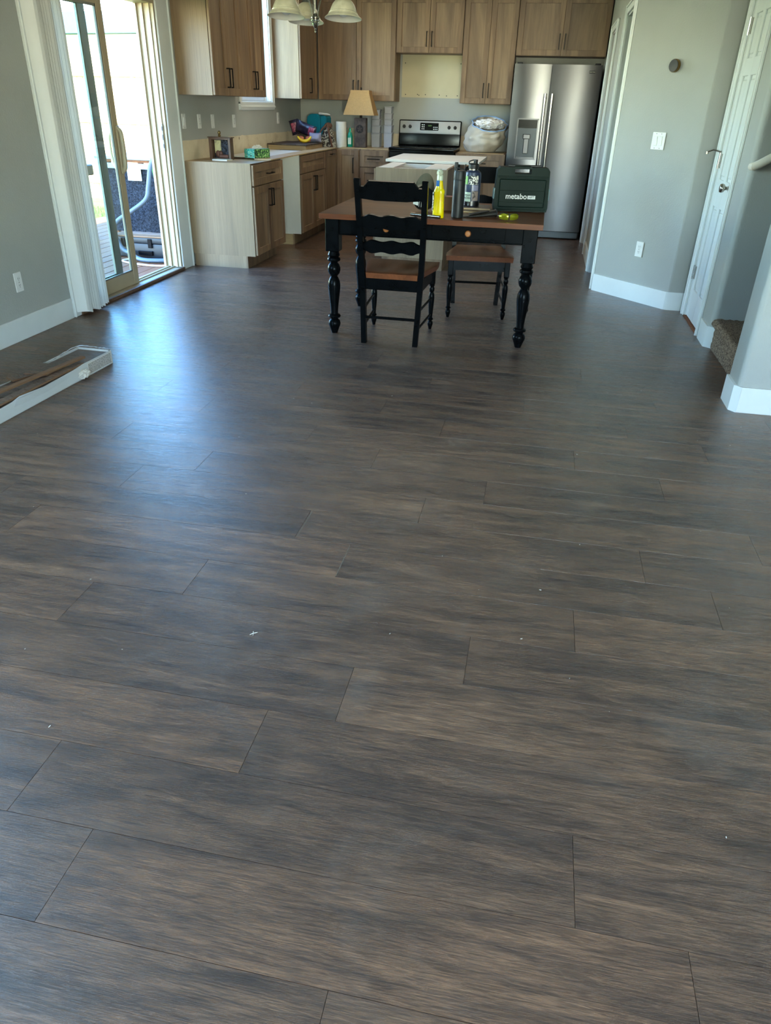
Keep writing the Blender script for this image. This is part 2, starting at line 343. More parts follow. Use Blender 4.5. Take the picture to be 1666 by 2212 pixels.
def smooth_pts(P, n=6):
    P = [Vector(p) for p in P]; out = []
    for i in range(len(P)-1):
        p0, p1, p2, p3 = P[max(i-1, 0)], P[i], P[i+1], P[min(i+2, len(P)-1)]
        for k in range(n):
            t = k/n; out.append(0.5*((2*p1)+(p2-p0)*t+(2*p0-5*p1+4*p2-p3)*t*t+(3*p1-p0-3*p2+p3)*t**3))
    out.append(P[-1]); return out

# ------------------------------------------------------------------ floor
WL, YB, ZC = -3.12, 10.05, 2.62
fl = struct(bx(-3.28, 3.4, -2.75, 10.2, -0.2, -0.006).obj('floor', M['floor_base']), 'dark brown wood-look plank floor running across the room', 'floor')
PW, PL = 0.2055, 1.2115
Y0 = 0.661 - PW*4
JOINTS = {0: -0.776, 1: -0.982, 2: -0.53, 3: -0.353, 4: -0.05, 5: -0.960, 6: -0.516, 7: 0.491, 8: -0.307, 9: -0.08, 10: 0.633, 11: -0.928, 12: -0.335, 13: 0.543, 14: -1.17, 15: 0.725, 16: 0.324, 19: 0.717, 20: 0.458}
def plank_mesh(L, W):
    mb = MB(); b = mb.b; hx, hy, i, d = L/2-0.00045, W/2-0.00045, 0.0001, 0.0003
    t = [b.verts.new((sx*(hx-i), sy*(hy-i), 0)) for sx, sy in ((-1, -1), (1, -1), (1, 1), (-1, 1))]
    m_ = [b.verts.new((sx*hx, sy*hy, -d)) for sx, sy in ((-1, -1), (1, -1), (1, 1), (-1, 1))]
    l = [b.verts.new((sx*hx, sy*hy, -0.006)) for sx, sy in ((-1, -1), (1, -1), (1, 1), (-1, 1))]
    b.faces.new(t)
    for A, B in ((m_, t), (l, m_)):
        for k in range(4): b.faces.new((A[k], A[(k+1) % 4], B[(k+1) % 4], B[k]))
    return mb.mesh('floor_plank', M['floor'], 10)
full = plank_mesh(PL, PW); cache = {}
def lay(x0, x1, y, name='floor_plank'):
    L = round(x1-x0, 3)
    if L < 0.02: return
    me = full if abs(L-PL) < 0.002 else cache.setdefault(L, None) or cache.__setitem__(L, plank_mesh(L, PW)) or cache[L]
    o = bpy.data.objects.new(name, me); COL.objects.link(o); o.parent = fl; o.location = ((x0+x1)/2, y+PW/2, 0)
row = 0
for k in range(-4, 46):
    y = 0.661 + PW*k
    xr = 2.45 if y < 3.9 else (1.32 if y < 6.2 else (1.06 if y < 6.75 else 0.86))
    xl = WL + 0.012
    j = JOINTS.get(k)
    if j is None: j = random.uniform(-1.5, -0.3)
    while j > xl: j -= PL
    while xl < xr - 0.001:
        nx = min(j if j > xl + 0.03 else j+PL, xr)
        if nx <= xl: nx = min(nx+PL, xr)
        lay(xl, nx, y); xl = nx
        while j <= xl + 0.001: j += PL

# ------------------------------------------------------------------ walls
def segs(name, boxes, m, label): 
    mb = MB()
    for b_ in boxes: mb.box(*b_)
    return struct(mb.obj(name, m), label, 'wall')
DY0, DY1, DZ = 4.64, 6.30, 2.03          # patio door opening
WY0, WY1, WZ0, WZ1 = 8.0, 8.94, 1.34, 2.4 # sink window opening
wl = segs('wall_left', [(-3.27, WL, -2.75, 0.45, 0, ZC), (-3.27, WL, 2.15, DY0, 0, ZC), (-3.27, WL, 0.45, 2.15, 0, 0.85), (-3.27, WL, 0.45, 2.15, 2.15, ZC),
    (-3.27, WL, DY0, DY1, DZ, ZC), (-3.27, WL, DY1, WY0, 0, ZC), (-3.27, WL, WY1, 10.2, 0, ZC), (-3.27, WL, WY0, WY1, 0, WZ0), (-3.27, WL, WY0, WY1, WZ1, ZC)], M['wall'], 'grey painted wall holding the patio door and sink window')
wb = segs('wall_back', [(WL, 3.4, YB, 10.2, 0, ZC)], M['wall'], 'grey painted wall behind the range and refrigerator')
wr = segs('wall_rear', [(-3.27, 0.2, -2.75, -2.6, 0, ZC), (2.6, 3.4, -2.75, -2.6, 0, ZC), (0.2, 2.6, -2.75, -2.6, 0, 0.6), (0.2, 2.6, -2.75, -2.6, 2.25, ZC)], M['wall_plain'], 'grey living room wall behind the viewer')
segs('wall_far_right', [(3.25, 3.4, -2.6, 10.05, 0, ZC)], M['wall_plain'], 'outer wall beyond the stairs')
struct(bx(-3.27, 3.4, -2.75, 10.2, ZC, ZC+0.45).obj('ceiling', M['ceiling']), 'plain white ceiling', 'ceiling')
# right side: kitchen wall with two cased openings, angled wall, closet wall, stair wall, near pillar
O1a, O1b, O2a, O2b, OZ = 6.70, 7.42, 8.44, 9.17, 2.06
kw = MB()
for b_ in ((O1b, O2a, 0, ZC), (O2b, YB, 0, ZC), (O1a, O1b, OZ, ZC), (O2a, O2b, OZ, ZC)): kw.box(0.53, 0.65, *b_)
kw.prism([(0.53, 6.70), (0.53, 6.63)] + arc(1.078, 6.100, 0.03, 225, 270, 4) + [(1.20, 6.07), (1.20, 6.19), (1.11, 6.19), (0.65, 6.70)], 0, ZC)
struct(kw.obj('wall_right', M['wall']), 'grey angled wall with light switch between hall opening and closet door', 'wall')
CX = 1.19
cw = MB(); cw.box(CX, 1.31, 5.94, 6.07, 0, ZC); cw.box(CX, 1.31, 5.36, 5.94, 2.04, ZC)
cw.prism([(CX, 5.36)] + [(CX, 5.09)] + arc(1.23, 5.09, 0.04, 180, 270, 6) + [(3.25, 5.05), (3.25, 5.17), (1.31, 5.17), (1.31, 5.36)], 0, ZC)
struct(cw.obj('wall_closet', M['wall']), 'grey wall around closet door turning along the stairs', 'wall')
PX, PY = 1.112, 3.848
pil = MB(); pil.prism(arc(PX+0.03, PY+0.03, 0.03, 180, 270, 6) + [(3.25, PY), (3.25, 4.06)] + arc(PX+0.02, 4.04, 0.02, 90, 180, 4), 0, ZC)
struct(pil.obj('wall_near', M['wall']), 'end of grey textured wall in front of the stairs', 'wall')
segs('wall_hall', [(2.0, 2.1, 5.17, 10.05, 0, ZC), (1.31, 2.0, 6.0, 6.1, 0, ZC)], M['wall_plain'], 'hall wall beyond the openings')
# baseboards
BH = 0.136
def base(name, mb, label): return struct(mb.obj(name, M['trim']), label, 'baseboard')
base('baseboard_left', bx(WL, WL+0.014, -2.6, 4.545, 0, BH, bev=0.002), 'tall white baseboard below outlet left of the patio door')
d = Vector((0.545, -0.555)).normalized(); n_ = Vector((-0.714, -0.70))*0.014
base('baseboard_right', MB().prism([(0.53, 6.63), (1.0568, 6.0788), (1.0465, 6.069), (0.5195, 6.620)], 0, BH).prism([(1.0568, 6.0788), (1.078, 6.07), (CX, 6.07), (CX, 6.056), (1.072, 6.056), (1.0465, 6.069)], 0, BH), 'tall white baseboard along the angled wall')
base('baseboard_closet', MB().prism([(CX, 5.29), (CX-0.014, 5.29), (CX-0.014, 5.075), (1.222, 5.036), (1.30, 5.036), (1.30, 5.05), (1.23, 5.05), (CX, 5.09)], 0, BH), 'short white baseboard wrapping the corner by the stairs')
pb = base('baseboard_near', MB().prism([(PX, 4.05), (PX-0.014, 4.05), (PX-0.014, PY+0.022), (PX, PY+0.03)], 0, BH).prism([(PX, PY+0.03), (PX-0.014, PY+0.022), (PX+0.018, PY-0.014), (PX+0.03, PY)], 0, BH), 'white baseboard wrapping the near wall end')
bx(PX+0.019, 3.25, PY-0.014, PY, 0, BH, bev=0.0015).obj('baseboard_run', M['trim'], pb)
base('baseboard_back', bx(0.516, 0.53, 7.49, 8.37, 0, BH, bev=0.002), 'white baseboard between the two hall openings')
# casings
def casing(name, plane_x, y0, y1, zt, side, label, wd=0.06, m='trim'):
    mb = MB(); t = 0.016*side
    for a, b_ in ((y0-wd, y0), (y1, y1+wd)):
        mb.box(min(plane_x, plane_x+t), max(plane_x, plane_x+t), a, b_, 0, zt+wd, bev=0.003)
        c = a+0.004 if a < y0 else b_-0.018
        mb.box(min(plane_x, plane_x+t*1.6), max(plane_x, plane_x+t*1.6), c, c+0.014, 0, zt+wd+0.002, bev=0.003)
    mb.box(min(plane_x, plane_x+t*0.98), max(plane_x, plane_x+t*0.98), y0-wd+0.0008, y1+wd-0.0008, zt, zt+wd-0.0008, bev=0.003)
    mb.box(min(plane_x, plane_x+t*1.6), max(plane_x, plane_x+t*1.58), y0-wd+0.002, y1+wd-0.002, zt+wd-0.016, zt+wd-0.001, bev=0.003)
    mb.box(min(plane_x, plane_x-0.12*side), max(plane_x, plane_x-0.12*side), y0-0.001, y0+0.016, 0, zt, bev=0)
    mb.box(min(plane_x, plane_x-0.12*side), max(plane_x, plane_x-0.12*side), y1-0.016, y1+0.001, 0, zt, bev=0)
    mb.box(min(plane_x, plane_x-0.12*side), max(plane_x, plane_x-0.12*side), y0, y1, zt-0.016, zt+0.001, bev=0)
    return struct(mb.obj(name, M[m]), label, 'door trim')
casing('trim_1', 0.53, O1a+0.01, O1b-0.01, OZ-0.01, -1, 'white casing of the nearer hall opening')
casing('trim_2', 0.53, O2a+0.01, O2b-0.01, OZ-0.01, -1, 'white casing of the hall opening beside the refrigerator')
struct(bx(0.56, 0.60, O2a+0.027, O2b-0.027, 0.01, OZ-0.03).obj('door_3', M['hallwood']), 'rough brown boarding inside the farther hall opening', 'door')

# ------------------------------------------------------------------ closet door
casing('trim_3', CX, 5.375, 5.925, 2.025, -1, 'white casing around the narrow closet door', 0.055)
d2 = thing('door_2', 'narrow white panelled closet door with nickel knob right of the angled wall', 'door', (CX+0.006, 5.922, 0.012)); d2['kind'] = 'structure'
def panel_door(W, H):
    mb = MB(); mb.box(0.012, 0.034, -W, 0, 0, H)
    st = [(0, 0.085), (W/2-0.035, W/2+0.035), (W-0.085, W)]
    for a, b_ in st: mb.box(-0.001, 0.013, -b_, -a, 0, H, bev=0.0035)
    for a, b_ in ((0, 0.2), (0.78, 0.95), (1.56, 1.66), (H-0.11, H)): mb.box(0.0, 0.013, -W+0.01, -0.01, a, b_, bev=0.0035)
    for y0, y1 in ((0.085, W/2-0.035), (W/2+0.035, W-0.085)):
        for z0, z1 in ((0.2, 0.78), (0.95, 1.56), (1.66, H-0.11)): mb.box(0.004, 0.013, -y1+0.02, -y0-0.02, z0+0.02, z1-0.02, bev=0.008)
    return mb
panel_door(0.542, 2.01).obj('door_slab', M['trim'], d2)
kn = MB().lathe([(0.0, 0), (0.031, 0), (0.031, 0.006), (0.012, 0.012), (0.011, 0.03), (0.024, 0.040), (0.028, 0.052), (0.024, 0.064), (0.012, 0.067), (0.0, 0.068)], 32, mtx=Matrix.Translation((0, -0.485, 0.925)) @ Matrix.Rotation(-PI/2, 4, 'Y'))
kn.obj('door_knob', M['chrome'], d2, ang=60)
for i, z in enumerate((0.31, 1.06, 1.84)):
    h = MB().box(-0.004, 0.002, -0.035, 0.006, z-0.045, z+0.045).tube([(-0.010, 0.0, z-0.05), (-0.010, 0.0, z+0.05)], 0.006, 10)
    h.obj('hinge', M['chrome'], d2)
MB().tube([(-0.012, 0, 1.115), (-0.03, -0.01, 1.12), (-0.055, 0.03, 1.125), (-0.09, 0.05, 1.11)], 0.005, 8).lathe([(0.009, -0.008), (0.009, 0.008)], 12, (-0.09, 0.05, 1.105)).obj('hinge_stop', M['chrome'], d2)
bx(CX-0.01, CX+0.12, 5.38, 5.92, 0.0, 0.008).obj('trim_4', M['deckwood']); struct(bpy.data.objects['trim_4'], 'thin brown threshold under the closet door', 'threshold')

# ------------------------------------------------------------------ carpeted stairs, handrail
st = struct(thing('stairs', 'stairs', 'stairs'), 'brown speckled carpeted stairs rising behind the near wall', 'stairs')
def carpet_step(x0, z0, L=0.27, R=0.19):
    mb = MB(); prof = [(x0+0.02, z0)] + [(x0+0.02, z0+R-0.06)] + arc(x0+0.022, z0+R-0.025, 0.028, 200, 90, 6) + [(x0+L*0.5, z0+R+0.002), (x0+L+0.03, z0+R)]
    P = []
    for (a, b_), (c, d_) in zip(prof, prof[1:]):
        k = max(1, int(math.hypot(c-a, d_-b_)/0.012))
        P += [(a+(c-a)*i/k, b_+(d_-b_)*i/k) for i in range(k)]
    P.append(prof[-1]); n = 80; g = []
    for i in range(n+1):
        y = 4.063 + (5.047-4.063)*i/n; r = []
        for (x, z) in P:
            jx, jz = (noise.noise(Vector((x*90, y*90, z*90)))*0.007, noise.noise(Vector((x*80+9, y*80, z*80)))*0.007)
            r.append(mb.b.verts.new((x+jx, y, max(z+jz, 0.001))))
        g.append(r)
    for i in range(n):
        for k in range(len(P)-1): mb.b.faces.new((g[i][k], g[i+1][k], g[i+1][k+1], g[i][k+1]))
    o = mb.obj('carpet_step', M['carpet'], st, ang=60); return o
for i in range(6): carpet_step(1.20+0.265*i, 0.19*i)
hr = thing('handrail', 'cream round handrail rising along the stair wall', 'handrail', (1.2, 4.98, 1.0))
hr.location = (0, 0, 0)
MB().tube([(1.195, 5.03, 1.092), (1.20, 4.99, 1.095), (1.225, 4.985, 1.108), (1.5, 4.985, 1.28), (2.2, 4.985, 1.72)], 0.023, 14, rr=[0.021, 0.024, 0.024, 0.024, 0.024]).obj('rail', M['rail_white'], hr)
for x, z in ((1.42, 1.21), (2.1, 1.64)): MB().tube([(x, 5.045, z-0.05), (x, 5.0, z-0.05), (x, 4.985, z)], 0.007, 8).obj('bracket', M['chrome'], hr)

# ------------------------------------------------------------------ wall plates, thermostat
def plate(name, label, loc, rz, kind, group=None, cat='outlet', w_=0.07, h_=0.115):
    t = thing(name, label, cat, loc, rz, group)
    bx(-w_/2, w_/2, -0.006, 0.0, -h_/2, h_/2, bev=0.0025).obj('cover_plate', M['white'], t)
    if kind == 'outlet':
        for z in (-0.02, 0.02):
            o = MB().lathe([(0.0165, 0), (0.0165, 0.002)], 20, mtx=Matrix.Translation((0, -0.006, z)) @ Matrix.Rotation(PI/2, 4, 'X')).obj('socket', M['white'], t)
            MB().box(-0.007, -0.005, -0.0088, -0.008, z-0.002, z+0.007).box(0.005, 0.007, -0.0088, -0.008, z-0.002, z+0.007).lathe([(0.0025, 0), (0.0025, 0.0006)], 8, mtx=Matrix.Translation((0, -0.008, z-0.008)) @ Matrix.Rotation(PI/2, 4, 'X')).obj('slots', M['slot'], o)
        MB().sphere((0, -0.0065, 0), 0.0028, n=8).obj('screw', M['chrome'], t)
    elif kind == 'switch':
        n = 2 if w_ > 0.1 else 1
        for i in range(n):
            x = (i-(n-1)/2)*0.046
            bx(x-0.0165, x+0.0165, -0.0075, -0.005, -0.034, 0.034, bev=0.001).obj('switch_frame', M['white'], t)
            bx(x-0.015, x+0.015, -0.011, -0.006, -0.031, 0.031, bev=0.002, mtx=Matrix.Rotation(math.radians(3), 4, 'X')).obj('rocker', M['white'], t)
            for z in (-0.048, 0.048): MB().sphere((x, -0.0065, z), 0.0026, n=8).obj('screw', M['slot'], t)
    return t
plate('outlet', 'white duplex outlet low on the left wall above the baseboard', (WL, 4.058, 0.34), PI/2, 'outlet')
AZ = math.atan2(-0.548, 0.52)
plate('outlet', 'white duplex outlet low on the angled wall', (0.820, 6.320, 0.40), AZ, 'outlet')
plate('light_switch', 'white double rocker light switch on the angled wall', (0.811, 6.330, 1.168), AZ, 'switch', cat='light switch', w_=0.118, h_=0.117)
for y, z, k, nm in ((6.625, 1.184, 'switch', 'nearest the patio door'), (6.946, 1.179, 'outlet', 'second from the patio door'), (7.247, 1.175, 'switch', 'third from the patio door'), (7.777, 1.17, 'outlet', 'just left of the sink window'), (9.139, 1.183, 'outlet', 'right of the sink window')):
    plate('outlet' if k == 'outlet' else 'light_switch', 'white wall plate above the left counter, ' + nm, (WL, y, z), PI/2, k, 'wall plates above the left counter', 'outlet' if k == 'outlet' else 'light switch')
plate('outlet', 'white outlet on the kitchen back wall between clear container stacks', (-1.99, YB, 1.155), 0, 'outlet')
th = thing('thermostat', 'round glossy dark thermostat with metal rim on the angled wall', 'thermostat', (0.832, 6.308, 1.646), AZ)
RX = Matrix.Rotation(PI/2, 4, 'X')
MB().lathe([(0.034, 0), (0.041, 0.004), (0.042, 0.024), (0.040, 0.028)], 32, mtx=RX).obj('metal_ring', M['brass'], th)
MB().lathe([(0.0395, 0.0285), (0.038, 0.031), (0.0, 0.032)], 32, mtx=RX, cap=False).obj('glass_face', M['lens_dark'], th)

# ------------------------------------------------------------------ patio door, casing, vertical blinds
dt = struct(MB().box(WL, WL+0.018, DY0-0.085, DY0-0.005, 0, DZ+0.08, bev=0.004).box(WL+0.001, WL+0.024, DY0-0.0865, DY0-0.068, 0, DZ+0.08, bev=0.004)
    .box(WL, WL+0.016, DY1, DY1+0.20, 0, DZ+0.08, bev=0.004).box(WL, WL+0.026, DY1+0.195, DY1+0.215, 0, DZ+0.08, bev=0.005)
    .box(WL, WL+0.016, DY0-0.08, DY1+0.2, DZ, DZ+0.075, bev=0.004).obj('trim_5', M['trim']), 'wide white casing around the sliding patio door', 'door trim')
d1 = thing('door_1', 'sliding glass patio door with almond frame, pulled partly open', 'door'); d1['kind'] = 'structure'
MB().box(-3.27, WL+0.004, DY0-0.003, DY0+0.03, 0.03, DZ).box(-3.27, WL+0.004, DY0, DY1, DZ-0.04, DZ+0.002).obj('door_frame', M['almond'], d1)
MB().box(-3.275, WL+0.003, DY1-0.022, DY1+0.002, 0.03, DZ).box(-3.165, -3.145, DY1-0.034, DY1-0.02, 0.03, DZ).box(-3.215, -3.2, DY1-0.04, DY1-0.02, 0.03, DZ).box(-3.27, -3.25, DY1-0.045, DY1-0.02, 0.03, DZ).obj('jamb', M['almond'], d1)
MB().box(-3.149, -3.141, DY1-0.038, DY1-0.033, 0.97, 1.17).obj('strike_plate', M['alum'], d1)
MB().box(-3.151, -3.1405, DY1-0.0385, DY1-0.036, 0.99, 1.02).box(-3.151, -3.1405, DY1-0.0385, DY1-0.036, 1.05, 1.09).box(-3.151, -3.1405, DY1-0.0385, DY1-0.036, 1.12, 1.15).obj('strike_slots', M['slot'], d1)
MB().box(-3.275, WL+0.012, DY0, DY1, 0.0, 0.022, bev=0.004).box(-3.19, -3.18, DY0, DY1, 0.02, 0.034).box(-3.232, -3.222, DY0, DY1, 0.02, 0.034).obj('track', M['almond'], d1)
MB().box(WL+0.008, WL+0.032, DY0-0.01, DY1+0.0, 0.0, 0.03, bev=0.008, seg=2).obj('threshold_strip', M['frame_wood'], d1)
def sash(name, x, y0, y1, m, st=0.085, th_=0.03):
    mb = MB(); z0, z1 = 0.028, DZ-0.035
    mb.box(x-th_/2, x+th_/2, y0, y0+st, z0, z1, bev=0.003).box(x-th_/2, x+th_/2, y1-st, y1, z0, z1, bev=0.003)
    mb.box(x-th_/2, x+th_/2, y0+st, y1-st, z0, z0+0.10, bev=0.003).box(x-th_/2, x+th_/2, y0+st, y1-st, z1-0.085, z1, bev=0.003)
    o = mb.obj(name, M[m], d1)
    s_ = MB(); i0, i1 = y0+st-0.002, y1-st+0.002
    for q in (x+th_/2-0.004,):
        s_.box(q-0.01, q, i0, i0+0.014, z0+0.1, z1-0.085).box(q-0.01, q, i1-0.014, i1, z0+0.1, z1-0.085).box(q-0.01, q, i0, i1, z0+0.098, z0+0.112).box(q-0.01, q, i0, i1, z1-0.1, z1-0.085)
    s_.obj('glazing_bead', M['alum'], o)
    bx(x-0.004, x+0.004, i0, i1, z0+0.1, z1-0.085).obj('glass_pane', M['glass'], o)
    return o
sash('fixed_panel', -3.227, DY0+0.03, 5.45, 'alum')
sp = sash('sliding_panel', -3.185, 4.83, 5.605, 'almond', 0.075)
hd = smooth_pts([(-3.165, 5.575, 0.86), (-3.148, 5.575, 0.87), (-3.136, 5.575, 0.90), (-3.132, 5.575, 1.0), (-3.136, 5.575, 1.11), (-3.148, 5.575, 1.14), (-3.165, 5.575, 1.15)], 4)
MB().tube(hd, 0.015, 10).box(-3.17, -3.155, 5.555, 5.597, 0.84, 1.17, bev=0.006).obj('door_pull', M['almond'], sp)
MB().tube(smooth_pts([(-3.205, 5.585, 0.86), (-3.225, 5.59, 0.88), (-3.25, 5.592, 0.95), (-3.25, 5.592, 1.08), (-3.225, 5.59, 1.13), (-3.205, 5.585, 1.15)], 4), 0.011, 10).obj('outer_pull', M['almond'], sp)
vb = thing('vertical_blind', 'white vertical blinds stacked open at the near side of the patio door', 'blind')
N_V = 17
bx(-3.10, -3.055, DY0-0.06, DY1+0.1, DZ+0.02, DZ+0.07, bev=0.004).obj('head_rail', M['vane'], vb)
for i in range(N_V):
    y = 4.60 + i*0.0160; mb = MB(); zt, zb = DZ+0.02, 0.030
    tx = 0.012*math.sin(i*0.9)+random.uniform(-0.003, 0.003); a = math.radians(random.uniform(-4, 3) if i else 34)
    pr = [(-0.043, 0.0), (-0.02, 0.005), (0.0, 0.0065), (0.02, 0.005), (0.043, 0.0), (0.043, -0.0012), (0.02, 0.0036), (0.0, 0.005), (-0.02, 0.0036), (-0.043, -0.0012)]
    ca, sa = math.cos(a), math.sin(a)
    mb.prism([(-3.07+tx+u*ca-v*sa, y+u*sa+v*ca) for u, v in pr], zb+0.012*math.sin(i*1.3), zt); mb.obj('vane', M['vane'], vb)

# ------------------------------------------------------------------ windows
def casement(name, y0, y1, z0, z1, label, deep=True, kitchen=True):
    t = thing(name, label, 'window'); t['kind'] = 'structure'; c = 0.055
    mb = MB().box(-3.26, WL+0.002, y0, y0+0.012, z0, z1).box(-3.26, WL+0.002, y1-0.012, y1, z0, z1).box(-3.26, WL+0.002, y0, y1, z0, z0+0.012).box(-3.26, WL+0.002, y0, y1, z1-0.012, z1); mb.obj('window_reveal', M['trim'], t)
    f = MB()
    for a, b_, e, g in ((y0+0.012, y0+c, z0+0.012, z1-0.012), (y1-c, y1-0.012, z0+0.012, z1-0.012), (y0+c, y1-c, z0+0.012, z0+c), (y0+c, y1-c, z1-c, z1-0.012)): f.box(-3.225, -3.185, a, b_, e, g, bev=0.004)
    fr = f.obj('window_frame', M['vane'], t); bx(-3.209, -3.203, y0+c-0.003, y1-c+0.003, z0+c-0.003, z1-c+0.003).obj('glass_pane', M['glass_clear'], fr)
    k = MB(); w_ = 0.062
    for a, b_ in ((y0-w_, y0+0.003), (y1-0.003, y1+w_)): k.box(WL, WL+0.018, a, b_, z0-0.02, z1+w_, bev=0.004).box(WL+0.01, WL+0.024, (a if a < y0 else b_-0.015), (a+0.015 if a < y0 else b_), z0-0.02, z1+w_, bev=0.004)
    k.box(WL, WL+0.018, y0-w_, y1+w_, z1, z1+w_, bev=0.004); k.obj('window_casing', M['trim'], t)
    MB().box(WL, WL+0.022, y0-w_, y1+w_, z0-0.022, z0+0.004, bev=0.004).prism([(WL, z0-0.075), (WL+0.016, z0-0.07), (WL+0.02, z0-0.055), (WL+0.03, z0-0.045), (WL+0.018, z0-0.022), (WL, z0-0.022)], y0-w_, y1+w_, 'y', ).obj('window_sill', M['trim'], t)
    return t
casement('window_1', WY0, WY1, WZ0, WZ1, 'white framed window above the sink run between two wall cabinets')
casement('window_2', 0.45, 2.15, 0.85, 2.15, 'white framed living room window in the left wall')
w3 = thing('window_3', 'wide living room window behind the viewer', 'window'); w3['kind'] = 'structure'
f = MB()
for a, b_ in ((0.2, 0.27), (1.37, 1.43), (2.53, 2.6)): f.box(a, b_, -2.70, -2.62, 0.6, 2.25)
f.box(0.2, 2.6, -2.70, -2.62, 0.6, 0.67).box(0.2, 2.6, -2.70, -2.62, 2.18, 2.25); f.obj('window_frame', M['trim'], w3)
bx(0.27, 2.53, -2.663, -2.657, 0.67, 2.18).obj('glass_pane', M['glass_clear'], w3)

# bare drywall scars (part of the walls)
def scar_poly(L, h, seed, n=60):
    r = random.Random(seed); P = [(0, 0), (L, 0)]
    for i in range(n, -1, -1): P.append((L*i/n, h + r.uniform(-0.0012, 0.0015) + (0.006 if r.random() < 0.05 else 0)))
    return P
MB().prism([(6.52+u, 0.80+v) for u, v in scar_poly(3.5, 0.235, 1)], WL, WL+0.0022, 'x').obj('bare_plaster_strip', M['scar'], wl)
MB().prism([(WL+u, 0.80+v) for u, v in scar_poly(1.30, 0.235, 2)], YB-0.0022, YB, 'y').obj('bare_plaster_strip', M['scar'], wb)
MB().prism([(-1.08+u, 0.80+v) for u, v in scar_poly(0.62, 0.235, 3)], YB-0.0022, YB, 'y').obj('bare_plaster_strip', M['scar'], wb)
bx(-1.825, -1.085, YB-0.003, YB, 1.435, 1.90).obj('bare_hood_patch', M['cream'], wb)
hm = MB()
for x, z in ((-1.789, 1.792), (-1.119, 1.793), (-1.776, 1.465), (-1.627, 1.468), (-1.61, 1.46), (-1.53, 1.468), (-1.36, 1.466), (-1.27, 1.46), (-1.139, 1.464)): hm.lathe([(0.006, 0), (0.006, 0.0006)], 10, mtx=Matrix.Translation((x, YB-0.003, z)) @ RX)
hm.obj('screw_holes', M['slot'], wb)

# ------------------------------------------------------------------ cabinets
def pull(L=0.15, m='black', horiz=False):
    mb = MB(); h = L/2
    if horiz: mb.box(-h, h, -0.034, -0.024, -0.005, 0.005, bev=0.0015).box(-h, -h+0.01, -0.026, 0, -0.005, 0.005).box(h-0.01, h, -0.026, 0, -0.005, 0.005)
    else: mb.box(-0.005, 0.005, -0.034, -0.024, -h, h, bev=0.0015).box(-0.005, 0.005, -0.026, 0, -h, -h+0.01).box(-0.005, 0.005, -0.026, 0, h-0.01, h)
    return mb
def front(parent, kind, x0, x1, z0, z1, hx=None, hz=None, horiz=False, st=0.057, L=0.15):
    """shaker front: rails and stiles with a recessed panel; local front face at y=-0.02"""
    mb = MB(); f, bk = -0.024, -0.004
    mb.box(x0, x0+st, f, bk, z0, z1, bev=0.0018).box(x1-st, x1, f, bk, z0, z1, bev=0.0018)
    mb.box(x0+st-0.0005, x1-st+0.0005, f+0.0006, bk, z0, z0+st, bev=0.0018).box(x0+st-0.0005, x1-st+0.0005, f+0.0006, bk, z1-st, z1, bev=0.0018)
    o = mb.obj(kind, M['cab'], parent)
    bx(x0+st-0.003, x1-st+0.003, -0.012, bk, z0+st-0.003, z1-st+0.003).obj('panel', M['cab_panel'], o)
    if hx is not None:
        h = pull(L, horiz=horiz).obj('handle', M['black'], o); h.location = (hx, f, hz)
    return o
def carcass(t, W, D, z0, z1, toe=True, left='cab', right='cab', top=False, rail=0.04, wallcab=False):
    """open box shell; local front y=0, back y=D"""
    if wallcab:
        bx(0.0172, W-0.0172, 0.001, D-0.001, z0, z0+0.018).obj('bottom_board', M['cab'], t); bx(0.0172, W-0.0172, 0.001, D-0.001, z1-0.018, z1).obj('top_board', M['cab'], t)
        bx(0, 0.017, 0, D, z0+0.0005, z1-0.0005).obj('side_panel', M[left], t); bx(W-0.017, W, 0, D, z0+0.0005, z1-0.0005).obj('side_panel', M[right], t)
        bx(0.017, W-0.017, D-0.008, D, z0+0.018, z1-0.018).obj('back_board', M['cab_in'], t)
        bx(0.0175, W-0.0175, 0.0, 0.016, z0+0.0185, z1-0.0185).obj('face_frame', M['cab'], t)
    else:
        zt = 0.108 if toe else 0.0
        bx(0, 0.017, 0, D, zt, z1).obj('side_panel', M[left], t); bx(W-0.017, W, 0, D, zt, z1).obj('side_panel', M[right], t)
        bx(0.0165, W-0.0165, 0.001, D, zt, zt+0.018).obj('bottom_board', M['cab_in'], t); bx(0.017, W-0.017, D-0.008, D, zt+0.018, z1).obj('back_board', M['cab_in'], t)
        bx(0.0165, W-0.0165, 0.0, 0.017, zt+0.018, z1).obj('face_frame', M['cab'], t)
        bx(0.017, W-0.017, 0.017, 0.09, z1-0.017, z1).obj('stretcher', M['cab_in'], t); bx(0.017, W-0.017, D-0.09, D-0.008, z1-0.017, z1).obj('stretcher', M['cab_in'], t)
        if toe:
            bx(0.004, W-0.004, 0.078, 0.092, 0.0, 0.108).obj('toe_board', M['cab'], t)
            bx(0.004, 0.018, 0.0925, D-0.01, 0.0, 0.108).obj('toe_board', M[left], t); bx(W-0.018, W-0.004, 0.0925, D-0.01, 0.0, 0.108).obj('toe_board', M[right], t)
    return t
XF, ZT = -2.50, 0.878
def base_cab(name, label, loc, rz, W, D, fronts, left='cab', right='cab', **kw):
    t = thing(name, label, 'cabinet', loc, rz, 'washed brown base cabinets'); carcass(t, W, D, 0, ZT, left=left, right=right, **kw)
    for f_ in fronts: front(t, *f_[0:5], **(f_[5] if len(f_) > 5 else {}))
    return t
R90 = PI/2
